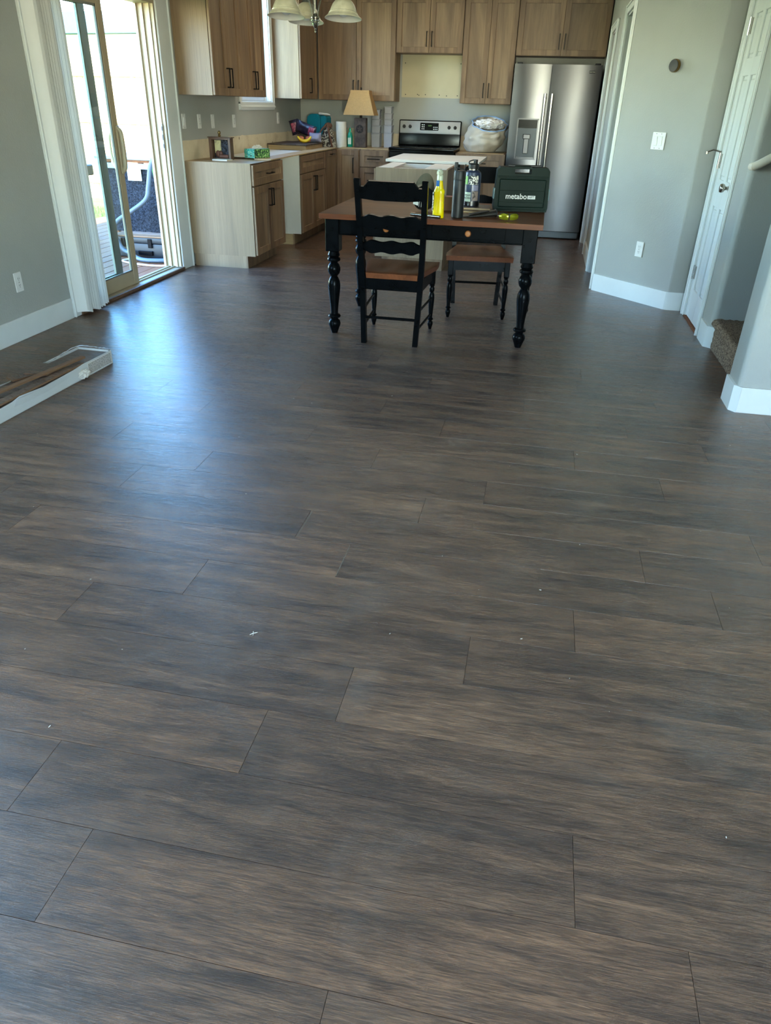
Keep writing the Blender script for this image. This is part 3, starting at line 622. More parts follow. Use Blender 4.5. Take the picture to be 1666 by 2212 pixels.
# left run (front faces +x): local x -> world y
W1 = 0.812
base_cab('base_cabinet', 'brown base cabinet with pale end panel beside the patio door casing', (XF, 6.535, 0), R90, W1, 0.605,
    [('drawer', 0.006, W1-0.006, 0.700, 0.866, dict(hx=W1/2, hz=0.783, horiz=True)), ('door', 0.006, W1/2-0.002, 0.118, 0.690, dict(hx=W1/2-0.030, hz=0.58)), ('door', W1/2+0.002, W1-0.006, 0.118, 0.690, dict(hx=W1/2+0.030, hz=0.58))], left='cab_side')
W2 = 0.93
base_cab('base_cabinet', 'brown sink base cabinet with bare white side facing the dishwasher gap', (XF, 7.94, 0), R90, W2, 0.605,
    [('drawer', 0.006, W2-0.006, 0.700, 0.866), ('door', 0.006, W2/2-0.002, 0.118, 0.690, dict(hx=W2/2-0.030, hz=0.58)), ('door', W2/2+0.002, W2-0.006, 0.118, 0.690, dict(hx=W2/2+0.030, hz=0.58))], left='melamine')
tag(bx(XF-0.55, XF-0.09, 7.915, 7.935, 0.0005, 0.105).obj('loose_board', M['cab_in']), 'tan toe board on the floor below the bare white cabinet side', 'board')
W3 = 1.14
base_cab('base_cabinet', 'narrow brown pull-out base cabinet in the far left corner', (XF, 8.88, 0), R90, W3, 0.605,
    [('door', 0.006, 0.50, 0.118, 0.866, dict(hx=0.25, hz=0.83, horiz=True, L=0.12))])
# back run (front faces -y)
YF = 9.42
base_cab('base_cabinet', 'brown base cabinet with tall single door under the lamp', (-2.488, YF, 0), 0, 0.285, 0.62, [('door', 0.012, 0.276, 0.118, 0.866, dict(hx=0.215, hz=0.70, L=0.17))])
W4 = 0.355
base_cab('base_cabinet', 'brown drawer base cabinet immediately left of the range', (-2.199, YF, 0), 0, W4, 0.62,
    [('drawer', 0.006, W4-0.006, 0.690, 0.866, dict(hx=W4/2, hz=0.778, horiz=True)), ('drawer', 0.006, W4-0.006, 0.405, 0.682, dict(hx=W4/2, hz=0.545, horiz=True)), ('drawer', 0.006, W4-0.006, 0.118, 0.397, dict(hx=W4/2, hz=0.26, horiz=True))])
W5 = 0.58
base_cab('base_cabinet', 'brown open-topped base cabinet between the range and refrigerator', (-1.045, YF, 0), 0, W5, 0.62,
    [('drawer', 0.006, W5-0.006, 0.690, 0.866, dict(hx=W5/2, hz=0.778, horiz=True)), ('door', 0.006, W5/2-0.002, 0.118, 0.682, dict(hx=W5/2-0.03, hz=0.57)), ('door', W5/2+0.002, W5-0.006, 0.118, 0.682, dict(hx=W5/2+0.03, hz=0.57))])
# wall cabinets
def wall_cab(label, loc, rz, W, D, z0, z1, n=2, hz=None, left='cab', right='cab'):
    t = thing('wall_cabinet', label, 'cabinet', loc, rz, 'washed brown wall cabinets'); carcass(t, W, D, z0, z1, left=left, right=right, wallcab=True)
    hz = z0+0.135 if hz is None else hz
    if n == 2:
        front(t, 'door', 0.003, W/2-0.0018, z0+0.002, z1-0.003, hx=W/2-0.030, hz=hz); front(t, 'door', W/2+0.0018, W-0.003, z0+0.002, z1-0.003, hx=W/2+0.030, hz=hz)
    else: front(t, 'door', 0.003, W-0.003, z0+0.002, z1-0.003, hx=W/2, hz=hz)
    return t
UD, UX, UZ, UT = 0.305, -2.813, 1.385, 2.415
wall_cab('two-door wall cabinet with pale side beside the patio door', (UX, 6.585, 0), R90, 0.635, UD, UZ, UT, left='cab_side')
wall_cab('two-door wall cabinet directly left of the sink window', (UX, 7.221, 0), R90, 0.635, UD, UZ, UT)
wall_cab('narrow wall cabinet with pale side directly right of the sink window', (UX, 9.035, 0), R90, 0.66, UD, UZ, UT, left='cab_side', n=1)
YU = 9.735
wall_cab('wide two-door wall cabinet above the lamp', (-2.785, YU, 0), 0, 0.935, UD, UZ, UT)
wall_cab('short two-door wall cabinet above the bare wall patch over the range', (-1.845, YU, 0), 0, 0.768, UD, 1.878, UT)
wall_cab('tall two-door wall cabinet between range and refrigerator', (-1.072, YU, 0), 0, 0.597, UD, UZ, UT)
wall_cab('wide two-door wall cabinet above the refrigerator', (-0.468, YU-0.02, 0), 0, 0.988, UD+0.02, 1.868, UT)
# plywood and scraps on the open cabinets
tag(bx(-3.11, XF+0.012, 6.54, 7.02, ZT, ZT+0.001).obj('temporary_sheet', M['cab_in']), 'thin tan hardboard sheet lying on the end base cabinet', 'board')
tag(MB().box(XF-0.14, XF+0.022, 7.02, 9.40, ZT+0.0012, ZT+0.010).obj('plywood_strip', M['cab_in']), 'light plywood strip lying along the front of the left cabinets', 'board')
tag(bx(-3.05, XF-0.15, 7.3, 8.55, ZT+0.0005, ZT+0.006).obj('white_hardboard', M['melamine']), 'white board lying over the dishwasher gap behind the plywood strip', 'board')
tag(bx(-2.44, -1.85, 9.43, 10.03, ZT+0.0005, ZT+0.010).obj('plywood_strip', M['cab_in']), 'light plywood sheet under the lamp and container stacks', 'board')
ZS = ZT+0.0105
cr = thing('corner_riser', 'shallow tan box with dark top standing in the far left corner', 'box')
bx(-3.10, -2.66, 8.72, 9.40, ZT+0.0005, ZT+0.045).obj('box_body', M['cab_in'], cr); bx(-3.11, -2.645, 8.70, 9.41, ZT+0.0455, ZT+0.060, bev=0.003).obj('dark_top', M['rust'], cr)
ZR = ZT+0.0605

# ------------------------------------------------------------------ kitchen island
IX0, IX1, IY0, IY1, IZ = -1.485, -0.835, 7.0, 8.42, 0.862
isl = thing('kitchen_island', 'unfinished island cabinet with open white-lined top behind the dining table', 'island')
bx(IX0, IX1, IY0, IY0+0.018, 0.10, IZ, bev=0.001).obj('end_panel', M['cab_side'], isl)
bx(IX0, IX1, IY1-0.018, IY1, 0.10, IZ).obj('end_panel', M['cab_side'], isl)
bx(IX1-0.018, IX1, IY0+0.0185, IY1-0.0185, 0.10, IZ).obj('side_panel', M['cab'], isl)
bx(IX0, IX0+0.018, IY0+0.0185, IY1-0.0185, 0.10, IZ).obj('face_frame', M['cab'], isl)
MB().box(IX0+0.07, IX1-0.004, IY0+0.004, IY0+0.018, 0, 0.10).box(IX0+0.07, IX0+0.084, IY0+0.02, IY1-0.02, 0, 0.10).box(IX1-0.018, IX1-0.004, IY0+0.02, IY1-0.02, 0, 0.10).obj('toe_board', M['cab'], isl)
il = MB().box(IX0+0.02, IX1-0.02, IY0+0.02, IY1-0.02, 0.60, 0.61)
for a, b_ in ((IX0+0.019, IX0+0.03), (-1.00, -0.985), (IX1-0.03, IX1-0.019)): il.box(a, b_, IY0+0.02, IY1-0.02, 0.61, IZ-0.001)
for a in (IY0+0.019, 7.62, IY1-0.031): il.box(IX0+0.03, -1.0, a, a+0.012, 0.61, IZ-0.001)
il.box(IX0+0.03, -0.985, IY0+0.03, IY0+0.06, IZ-0.02, IZ-0.001)
il.obj('white_liner', M['melamine'], isl)
bx(IX0+0.018, IX0+0.15, IY0+0.03, 7.72, IZ-0.018, IZ+0.0005).obj('top_rail', M['melamine'], isl)
bx(-1.05, IX1-0.02, IY0+0.06, 7.72, IZ-0.012, IZ+0.0012).obj('top_rail', M['melamine'], isl)
for i, (y0, y1) in enumerate(((7.03, 7.70), (7.71, 8.39))):
    e = thing('tmp', 'x', 'x'); 
    o1 = front(e, 'drawer', 0.0, y1-y0, 0.69, 0.85, hx=(y1-y0)/2, hz=0.77, horiz=True); o2 = front(e, 'door', 0.0, y1-y0, 0.11, 0.68, hx=0.06, hz=0.55)
    for o in (o1, o2): o.parent = isl; o.location = (IX0, y1, 0); o.rotation_euler = (0, 0, -PI/2)
    bpy.data.objects.remove(e)
tag(bx(-1.545, -0.625, 7.74, 8.74, IZ+0.0015, IZ+0.026, bev=0.001).obj('melamine_slab', M['melamine']), 'white melamine board overhanging the far end of the island', 'board')
tag(bx(-1.24, -1.06, 7.14, 7.42, 0.6105, 0.835, bev=0.004).obj('red_carton', M['red']), 'red box inside the open island top', 'box')

# ------------------------------------------------------------------ range
rg = thing('range', 'black and stainless freestanding electric range against the back wall', 'stove', (-1.832, 9.36, 0))
RW = 0.775
bx(0.003, RW-0.003, 0.03, 0.665, 0.02, 0.888).obj('body', M['gloss_black'], rg)
bx(-0.004, RW+0.004, -0.01, 0.60, 0.888, 0.915, bev=0.008, seg=2).obj('cooktop', M['gloss_black'], rg)
for x, y, r in ((0.2, 0.15, 0.1), (0.57, 0.15, 0.08), (0.2, 0.43, 0.075), (0.57, 0.43, 0.1)): MB().lathe([(r, 0), (r, 0.0006), (r-0.004, 0.0006), (r-0.004, 0)], 32, (x, y, 0.9151)).obj('burner_ring', M['steel_dark'], rg)
od = bx(0.004, RW-0.004, -0.008, 0.03, 0.26, 0.872, bev=0.006).obj('oven_door', M['gloss_black'], rg)
bx(0.10, RW-0.10, -0.0095, -0.007, 0.40, 0.70).obj('window', M['steel_dark'], od)
MB().tube([(0.06, -0.05, 0.80), (RW-0.06, -0.05, 0.80)], 0.013, 12).box(0.07, 0.09, -0.05, -0.005, 0.79, 0.81).box(RW-0.09, RW-0.07, -0.05, -0.005, 0.79, 0.81).obj('handle', M['steel'], od)
bx(0.004, RW-0.004, -0.006, 0.03, 0.06, 0.25, bev=0.006).obj('storage_drawer', M['gloss_black'], rg)
TL = Matrix.Translation((0, 0.60, 0.915)) @ Matrix.Rotation(math.radians(-7), 4, 'X')
bx(0.0, RW, 0.0, 0.055, 0.0, 0.285, bev=0.014, seg=3, mtx=TL).obj('backguard', M['gloss_black'], rg)
bp = bx(0.012, RW-0.012, -0.006, 0.004, 0.135, 0.272, bev=0.006, seg=2, mtx=TL).obj('control_panel', M['panel_steel'], rg)
bx(0.265, 0.495, -0.0085, -0.003, 0.170, 0.255, bev=0.005, mtx=TL).obj('display', M['gloss_black'], rg)
ty = text('clock_digits', '12:39', 0.020, M['display_glow'], rg, TL @ Vector((0.385, -0.0092, 0.222)), (PI/2-math.radians(7), 0, 0))
bt = MB()
for i in range(3):
    for j in range(2): bt.box(0.43+i*0.020, 0.442+i*0.020, -0.0092, -0.008, 0.18+j*0.022, 0.19+j*0.022, mtx=TL)
for i in range(2):
    for j in range(3): bt.box(0.285+i*0.022, 0.298+i*0.022, -0.0092, -0.008, 0.182+j*0.022, 0.192+j*0.022, mtx=TL)
bt.obj('buttons', M['ink_white'], rg)
for x in (0.065, 0.140, 0.625, 0.700):
    MB().lathe([(0.020, 0), (0.020, 0.004), (0.017, 0.008), (0.014, 0.026), (0.0, 0.027)], 20, mtx=TL @ Matrix.Translation((x, -0.006, 0.208)) @ RX).box(x-0.004, x+0.004, -0.040, -0.030, 0.190, 0.226, bev=0.001, mtx=TL).obj('knob', M['matte_black'], rg)

# ------------------------------------------------------------------ refrigerator
fr = thing('refrigerator', 'stainless side-by-side refrigerator with ice dispenser at the back right', 'refrigerator', (-0.448, 9.32, 0))
FW = 0.932
bx(0.004, FW-0.004, 0.075, 0.70, 0.03, 1.765).obj('cabinet_body', M['fridge_side'], fr)
bx(0.01, FW-0.01, 0.03, 0.10, 0.01, 0.085, bev=0.004).obj('base_grille', M['steel_dark'], fr)
def bow(x, x0, x1): return 0.014*((2*(x-(x0+x1)/2)/(x1-x0))**2)
def fr_skin(mb, x0, x1, a, b_, z0, z1, yb, n=16):
    P = [(a+(b_-a)*k/n, bow(a+(b_-a)*k/n, x0, x1)) for k in range(n+1)]
    mb.prism([(x, y) for x, y in P] + [(b_, yb), (a, yb)], z0, z1)
def fr_door(x0, x1, hole=None):
    mb = MB(); z0, z1 = 0.09, 1.775; y1 = 0.07
    if not hole: fr_skin(mb, x0, x1, x0, x1, z0, z1, y1, 28)
    else:
        a, b_, c, d_ = hole
        mb.box(x0, x1, 0.052, y1, z0, z1)
        fr_skin(mb, x0, x1, x0, a, z0, z1, 0.0515); fr_skin(mb, x0, x1, b_, x1, z0, z1, 0.0515); fr_skin(mb, x0, x1, a, b_, z0, c, 0.0515); fr_skin(mb, x0, x1, a, b_, d_, z1, 0.0515)
    return mb
HX0, HX1, HZ0, HZ1 = 0.095, 0.318, 0.850, 1.250
ld = fr_door(0.0, 0.400, (HX0, HX1, HZ0, HZ1)).obj('freezer_door', M['steel'], fr)
rd = fr_door(0.405, FW).obj('fridge_door', M['steel'], fr)
MB().box(HX0-0.006, HX1+0.006, -0.004, 0.006, HZ0-0.008, HZ0+0.004, bev=0.002).box(HX0-0.006, HX0+0.006, -0.004, 0.006, HZ0, HZ1).box(HX1-0.006, HX1+0.006, -0.004, 0.006, HZ0, HZ1).box(HX0-0.006, HX1+0.006, -0.004, 0.006, HZ1-0.006, HZ1+0.006).obj('dispenser_trim', M['steel'], ld)
bx(HX0+0.006, HX1-0.006, 0.001, 0.02, 1.160, HZ1-0.006).obj('dispenser_screen', M['gloss_black'], ld)
bx(HX0+0.006, HX1-0.006, 0.003, 0.02, 1.10, 1.1595).obj('dispenser_panel', M['steel_dark'], ld)
bx(HX0+0.006, HX1-0.006, 0.046, 0.049, HZ0+0.004, 1.10).obj('dispenser_recess', M['steel_dark'], ld)
MB().box(0.165, 0.248, 0.010, 0.045, 1.05, 1.10, bev=0.006).box(0.178, 0.235, 0.020, 0.030, 0.90, 1.06, bev=0.005).obj('paddle', M['steel'], ld)
bx(HX0+0.012, HX1-0.012, 0.004, 0.046, HZ0+0.004, HZ0+0.016).obj('drip_tray', M['steel'], ld)
for x, par in ((0.365, ld), (0.440, rd)):
    MB().tube([(x, -0.05, 0.62), (x, -0.05, 1.50)], 0.014, 14).lathe([(0.0155, 0), (0.0155, 0.05)], 14, (x, -0.05, 1.42)).lathe([(0.0155, 0), (0.0155, 0.05)], 14, (x, -0.05, 0.65)).tube([(x, -0.05, 1.46), (x, 0.0, 1.46)], 0.010, 10).tube([(x, -0.05, 0.66), (x, 0.0, 0.66)], 0.010, 10).obj('handle', M['chrome'], par)
b_ = bx(0.800, 0.862, -0.003, 0.001, 1.697, 1.722, bev=0.001).obj('badge', M['ink_dark'], rd)
text('badge_lettering', 'MAYTAG', 0.0145, M['ink_white'], b_, (0.831, -0.0035, 1.7095), (PI/2, 0, 0))
for x in (0.05, FW-0.05): bx(x-0.03, x+0.03, 0.02, 0.10, 1.7755, 1.79, bev=0.003).obj('hinge_cover', M['matte_black'], fr)

# ------------------------------------------------------------------ dining table
def turned(prof, w_, z_blk, z_top, n=28):
    """turned leg: square block on top, lathe below"""
    mb = MB(); mb.lathe(prof, n); mb.box(-w_/2, w_/2, -w_/2, w_/2, z_blk, z_top, bev=0.004); return mb
TP = [(0.0, 0.0), (0.020, 0.0), (0.023, 0.010), (0.030, 0.030), (0.040, 0.055), (0.041, 0.068), (0.036, 0.083), (0.024, 0.094), (0.026, 0.100), (0.039, 0.106), (0.042, 0.114), (0.038, 0.122), (0.025, 0.128),
      (0.024, 0.140), (0.027, 0.180), (0.034, 0.240), (0.040, 0.290), (0.041, 0.315), (0.038, 0.340), (0.028, 0.362), (0.022, 0.370), (0.024, 0.377), (0.036, 0.390), (0.042, 0.410), (0.042, 0.425), (0.034, 0.446), (0.024, 0.456), (0.025, 0.462),
      (0.040, 0.469), (0.043, 0.477), (0.040, 0.486), (0.030, 0.490), (0.036, 0.497), (0.040, 0.505), (0.036, 0.514), (0.030, 0.532)]
tb = thing('dining_table', 'farmhouse dining table with brown wood top and black turned legs', 'table', (-0.650, 5.09, 0))
lx, ly = 0.616, 0.385
for sx, sy in ((-1, -1), (1, -1), (1, 1), (-1, 1)): o = turned(TP, 0.088, 0.530, 0.731).obj('leg', M['table_black'], tb, loc=(sx*lx, sy*ly, 0))
bx(-lx+0.044, lx-0.044, -ly-0.028, -ly-0.006, 0.640, 0.731).obj('apron', M['table_black'], tb)
bx(-lx+0.044, lx-0.044, ly+0.006, ly+0.028, 0.640, 0.731).obj('apron', M['table_black'], tb)
for sx in (-1, 1): bx(*sorted((sx*(lx+0.006), sx*(lx+0.028))), -ly+0.044, ly-0.044, 0.640, 0.731).obj('apron', M['table_black'], tb)
MB().box(-lx+0.044, lx-0.044, -ly-0.034, -ly-0.004, 0.632, 0.641, bev=0.003).obj('apron_bead', M['table_black'], tb)
for cx in (-0.266, 0.242):
    dr = bx(cx-0.225, cx+0.225, -ly-0.034, -ly-0.0285, 0.650, 0.724, bev=0.002).obj('drawer', M['table_black'], tb)
    MB().lathe([(0.009, 0), (0.009, 0.010), (0.017, 0.016), (0.019, 0.024), (0.014, 0.031), (0.0, 0.032)], 18, mtx=Matrix.Translation((cx, -ly-0.034, 0.685)) @ RX).obj('knob', M['knob_wood'], dr)
NB = 6
for i in range(NB):
    y0 = -0.478 + i*0.956/NB
    bx(-0.685, 0.685, y0, y0+0.956/NB-0.0001, 0.731, 0.762, bev=0.0006).obj('tabletop_board', M['table_wood'], tb)

# ------------------------------------------------------------------ ladder-back chairs
CP = [(0.0, 0.0), (0.010, 0.0), (0.012, 0.012), (0.018, 0.030), (0.019, 0.040), (0.016, 0.050), (0.010, 0.056), (0.018, 0.062), (0.019, 0.068), (0.013, 0.075), (0.013, 0.090), (0.018, 0.150), (0.0205, 0.205), (0.019, 0.225), (0.012, 0.240),
      (0.017, 0.248), (0.0185, 0.262), (0.013, 0.276), (0.019, 0.283), (0.014, 0.290)]
def wavy(w_, zc, h, y, amp=0.008, both=True, k=3):
    top = []; bot = []; n = 40
    for i in range(n+1):
        u = i/n; x = -w_/2+w_*u; e = min(1, min(u, 1-u)*8); wv = amp*(0.5-0.5*math.cos(2*PI*k*u))
        top.append((x, zc+h/2-amp+wv*e - (1-e)*0.010)); bot.append((x, zc-h/2+(amp-wv*e if both else 0)+(1-e)*0.008))
    return top, bot
def make_chair(label, loc, rz):
    """front of the seat faces local +y"""
    t = thing('dining_chair', label, 'chair', loc, rz, 'black ladder-back dining chairs')
    for sx in (-1, 1):
        mb = MB(); K = [(0.168, -0.232, 0.0), (0.176, -0.222, 0.20), (0.184, -0.215, 0.40), (0.190, -0.240, 0.58), (0.196, -0.278, 0.78), (0.200, -0.322, 0.975)]
        rings = []
        for x, y, z in K:
            hw, hd_ = 0.0165, 0.019
            rings.append([mb.b.verts.new((sx*x+a*hw, y+b_*hd_, z)) for a, b_ in ((-1, -1), (1, -1), (1, 1), (-1, 1))])
        for A, B in zip(rings, rings[1:]):
            for k in range(4): mb.b.faces.new((A[k], A[(k+1) % 4], B[(k+1) % 4], B[k]))
        mb.b.faces.new(rings[0][::-1]); mb.b.faces.new(rings[-1]); mb.box(sx*0.2-0.0185, sx*0.2+0.0185, -0.342, -0.302, 0.972, 0.984, bev=0.005)
        mb.obj('rear_leg', M['table_black'], t)
    for sx in (-1, 1):
        turned([(r, z*1.05) for r, z in CP], 0.038, 0.302, 0.411, 20).obj('front_leg', M['table_black'], t, loc=(sx*0.200, 0.215, 0))
    # saddle seat
    mb = MB(); nx, ny = 24, 20; T = []; B = []
    def wdt(v): return 0.164+0.073*min(1, v*1.3)
    for j in range(ny+1):
        v = j/ny; rt, rb = [], []
        for i in range(nx+1):
            u = i/nx*2-1; x = u*wdt(v); y = -0.228+0.488*v
            dip = 0.012*math.exp(-((abs(u)-0.42)/0.3)**2)*math.exp(-((v-0.42)/0.28)**2)
            edge = 0.004*(1 if (i in (0, nx) or j in (0, ny)) else 0)
            rt.append(mb.b.verts.new((x, y, 0.445-dip-edge))); rb.append(mb.b.verts.new((x*0.985, y*0.985, 0.408)))
        T.append(rt); B.append(rb)
    for j in range(ny):
        for i in range(nx):
            mb.b.faces.new((T[j][i], T[j][i+1], T[j+1][i+1], T[j+1][i])); mb.b.faces.new((B[j][i], B[j+1][i], B[j+1][i+1], B[j][i+1]))
    for j in range(ny): mb.b.faces.new((T[j][0], T[j+1][0], B[j+1][0], B[j][0])); mb.b.faces.new((T[j+1][nx], T[j][nx], B[j][nx], B[j+1][nx]))
    for i in range(nx): mb.b.faces.new((T[0][i+1], T[0][i], B[0][i], B[0][i+1])); mb.b.faces.new((T[ny][i], T[ny][i+1], B[ny][i+1], B[ny][i]))
    mb.obj('seat', M['seat_wood'], t, ang=50)
    MB().box(-0.168, 0.168, -0.222, -0.206, 0.338, 0.4075).box(-0.182, 0.182, 0.208, 0.224, 0.338, 0.4075)\
        .prism([(-0.178, -0.2), (-0.192, 0.2), (-0.206, 0.2), (-0.192, -0.2)], 0.338, 0.4075).prism([(0.178, -0.2), (0.192, -0.2), (0.206, 0.2), (0.192, 0.2)], 0.338, 0.4075).obj('seat_frame', M['table_black'], t)
    for sx in (-1, 1):
        for z in (0.215, 0.105): MB().tube([(sx*0.176, -0.22, z), (sx*0.200, 0.215, z)], 0.008, 10).obj('stretcher', M['table_black'], t)
    MB().tube([(-0.172, -0.225, 0.165), (0.172, -0.225, 0.165)], 0.009, 10).obj('stretcher', M['table_black'], t)
    # back slats follow the rake of the posts
    def slat(zc, h, y, w_, both, top=False):
        if top:
            P = [(-w_/2, zc-h/2+0.01), (-w_/2, zc+0.022), (-w_/2+0.03, zc+0.022), (-w_/2+0.045, zc+0.036), (-w_/2+0.06, zc+h/2), (w_/2-0.06, zc+h/2), (w_/2-0.045, zc+0.036), (w_/2-0.03, zc+0.022), (w_/2, zc+0.022), (w_/2, zc-h/2+0.01), (w_/2-0.1, zc-h/2), (-w_/2+0.1, zc-h/2)]
        else:
            tp, bt_ = wavy(w_, zc, h, y, 0.010, both); P = tp + bt_[::-1]
        m_ = Matrix.Translation((0, y, zc)) @ Matrix.Rotation(math.radians(12), 4, 'X') @ Matrix.Translation((0, 0, -zc))
        MB().prism(P, -0.009, 0.009, 'y', mtx=m_).obj('back_slat', M['table_black'], t)
    slat(0.920, 0.108, -0.309, 0.385, False, True); slat(0.745, 0.088, -0.272, 0.372, True); slat(0.600, 0.078, -0.243, 0.362, True)
    return t
make_chair('black ladder-back chair with brown seat, its back towards the viewer', (-0.853, 4.765, 0), 0.0)
make_chair('black chair with brown seat tucked under the far side, facing the viewer', (-0.397, 5.575, 0), PI+math.radians(6))

# ------------------------------------------------------------------ things on the table
TZ = 0.7622
def at(name, label, cat, x, y, z=TZ, rz=0.0, **k):
    o = thing(name, label, cat, (x, y, z), rz, **k)
    if TZ-0.001 < z < TZ+0.03 and y < 5.6: o.scale = (0.965,)*3
    return o
# yellow spray cleaner
t = at('spray_bottle', 'yellow spray cleaner bottle with milky trigger head on the dining table', 'bottle', -0.604, 4.70, rz=math.radians(-10))
mb = MB(); rr = [(0.0, 0), (0.036, 0), (0.039, 0.006), (0.039, 0.03), (0.036, 0.10), (0.035, 0.135), (0.037, 0.150), (0.034, 0.160), (0.029, 0.167)]
mb.lathe(rr, 24, sx=0.95, sy=0.62).obj('bottle_body', M['yellow_liq'], t)
MB().lathe([(0.0285, 0.165), (0.024, 0.185), (0.020, 0.205), (0.017, 0.215)], 24, sx=0.95, sy=0.7).obj('bottle_neck', M['yellow_liq'], t)
MB().lathe([(0.0185, 0.214), (0.019, 0.235), (0.017, 0.245)], 20).obj('collar', M['clear_plastic'], t)
MB().sphere((0, -0.006, 0.258), 0.02, (0.95, 1.35, 1.05), 18).tube([(0, -0.03, 0.258), (0, -0.045, 0.257)], 0.009, 12).box(-0.006, 0.006, -0.032, -0.024, 0.215, 0.25, bev=0.003).obj('trigger_head', M['clear_plastic'], t)
bx(-0.017, 0.003, -0.0185, -0.0135, 0.182, 0.214, bev=0.001).obj('blue_label', M['blue'], t)
bx(-0.0375, -0.030, -0.017, 0.012, 0.04, 0.15, bev=0.002).obj('side_label', M['sticker'], t)
# black insulated flask with flip straw lid
t = at('water_flask', 'slim matte black insulated flask with raised flip straw on the table', 'bottle', -0.490, 4.730)
MB().lathe([(0.0, 0), (0.033, 0), (0.0365, 0.004), (0.0375, 0.02), (0.0375, 0.215), (0.0355, 0.221)], 32).obj('flask_body', M['matte_black'], t)
MB().lathe([(0.0375, 0.222), (0.038, 0.228), (0.0375, 0.262), (0.034, 0.272), (0.0, 0.273)], 32).obj('lid', M['matte_black'], t)
MB().tube(smooth_pts([(-0.030, -0.006, 0.268), (-0.030, -0.008, 0.290), (0.01, -0.012, 0.282), (0.028, -0.014, 0.280), (0.034, -0.016, 0.310)], 5), 0.0035, 8).obj('carry_loop', M['matte_black'], t)
MB().box(-0.036, -0.014, -0.010, 0.006, 0.268, 0.318, bev=0.003).obj('spout', M['matte_black'], t)
# big stickered bottle on flooring offcuts
for i, (x, y, z, a, lb) in enumerate(((-0.416, 5.09, TZ, -6, 'lower dark flooring offcut under the stickered bottle'), (-0.430, 5.15, TZ+0.0125, 4, 'upper dark flooring offcut the stickered bottle stands on'))):
    o = at('flooring_offcut', lb, 'flooring sample', x, y, z, math.radians(a)); bx(-0.115, 0.115, -0.10, 0.10, 0, 0.010, bev=0.001).obj('core', M['cab_in'], o); bx(-0.115, 0.115, -0.10, 0.10, 0.0101, 0.0122, bev=0.0008).obj('wood_face', M['floor'], o)
t = at('sticker_bottle', 'large navy water bottle covered in stickers standing on flooring offcuts', 'bottle', -0.449, 5.165, TZ+0.025)
MB().lathe([(0.0, 0), (0.050, 0), (0.054, 0.004), (0.055, 0.02), (0.055, 0.190), (0.051, 0.208), (0.036, 0.220)], 36).obj('bottle_body', M['flask_blue'], t)
MB().lathe([(0.0553, 0.004), (0.0555, 0.032)], 36, cap=False).obj('steel_base', M['steel'], t)
MB().lathe([(0.030, 0.220), (0.030, 0.228)], 24).obj('steel_neck', M['chrome'], t)
MB().lathe([(0.034, 0.229), (0.035, 0.236), (0.034, 0.255), (0.026, 0.262), (0.0, 0.263)], 24).tube([(0.01, 0, 0.262), (0.012, 0, 0.285)], 0.014, 14).tube(smooth_pts([(-0.03, 0, 0.255), (-0.03, 0, 0.272), (0, 0, 0.282), (0.01, 0, 0.28)], 4), 0.004, 8).obj('chug_lid', M['matte_black'], t)
def patch(name, a0, a1, z0, z1, m, r=0.0558):
    mb = MB(); n = 10; A = []; B = []
    for k in range(n+1):
        a = math.radians(a0+(a1-a0)*k/n); A.append((r*math.cos(a), r*math.sin(a))); B.append(((r-0.0005)*math.cos(a), (r-0.0005)*math.sin(a)))
    mb.prism(A+B[::-1], z0, z1); return mb.obj(name, M[m], t)
patch('script_sticker', 248, 318, 0.135, 0.190, 'sticker'); patch('green_sticker', 215, 240, 0.135, 0.185, 'sticker_green')
patch('brown_sticker', 278, 325, 0.035, 0.095, 'sticker_brown'); patch('grey_sticker', 274, 322, 0.098, 0.132, 'film')
ps = patch('team_sticker', 222, 268, 0.030, 0.088, 'sticker_pale', 0.0562)
a = math.radians(246)
text('sticker_text', 'TEAM\nROSIN', 0.017, M['ink_dark'], ps, (0.0572*math.cos(a), 0.0572*math.sin(a), 0.060), (PI/2, 0, a+PI/2))
# green tool case
tc_ = at('tool_case', 'dark green plastic power tool case with carry handle on the table', 'tool case', -0.133, 5.21, rz=math.radians(9))
mb = MB(); H, Wc, Dc = 0.285, 0.365, 0.055
out = arc(-Wc/2+0.02, 0.025, 0.02, 270, 180, 4)[::-1]
out = [(-Wc/2+0.004, 0.004)] + [(-Wc/2, 0.03), (-Wc/2+0.012, H-0.03), (-Wc/2+0.03, H-0.008), (Wc/2-0.03, H-0.008), (Wc/2-0.012, H-0.03), (Wc/2, 0.03), (Wc/2-0.004, 0.004)]
def shell(y0, y1):
    mb = MB(); hx0, hx1, hz0, hz1 = -0.060, 0.050, H-0.048, H-0.020
    L = [(-Wc/2+0.006, 0.004), (-Wc/2, 0.03), (-Wc/2+0.010, H-0.030), (-Wc/2+0.026, H-0.010), (hx0, H-0.010), (hx0, 0.004)]
    Rr = [(hx1, 0.004), (hx1, H-0.010), (Wc/2-0.026, H-0.010), (Wc/2-0.010, H-0.030), (Wc/2, 0.03), (Wc/2-0.006, 0.004)]
    mb.prism(L, y0, y1, 'y').prism(Rr, y0, y1, 'y').prism([(hx0, 0.004), (hx0, hz0), (hx1, hz0), (hx1, 0.004)], y0, y1, 'y').prism([(hx0, hz1), (hx0, H-0.006), (hx1, H-0.006), (hx1, hz1)], y0, y1, 'y')
    bmesh.ops.remove_doubles(mb.b, verts=mb.b.verts[:], dist=1e-5); return mb
shell(-Dc, -0.001).obj('front_shell', M['case'], tc_); shell(0.001, Dc).obj('rear_shell', M['case'], tc_)
MB().box(-0.155, 0.155, -Dc-0.006, -Dc+0.002, 0.030, 0.205, bev=0.006).obj('raised_panel', M['case'], tc_)
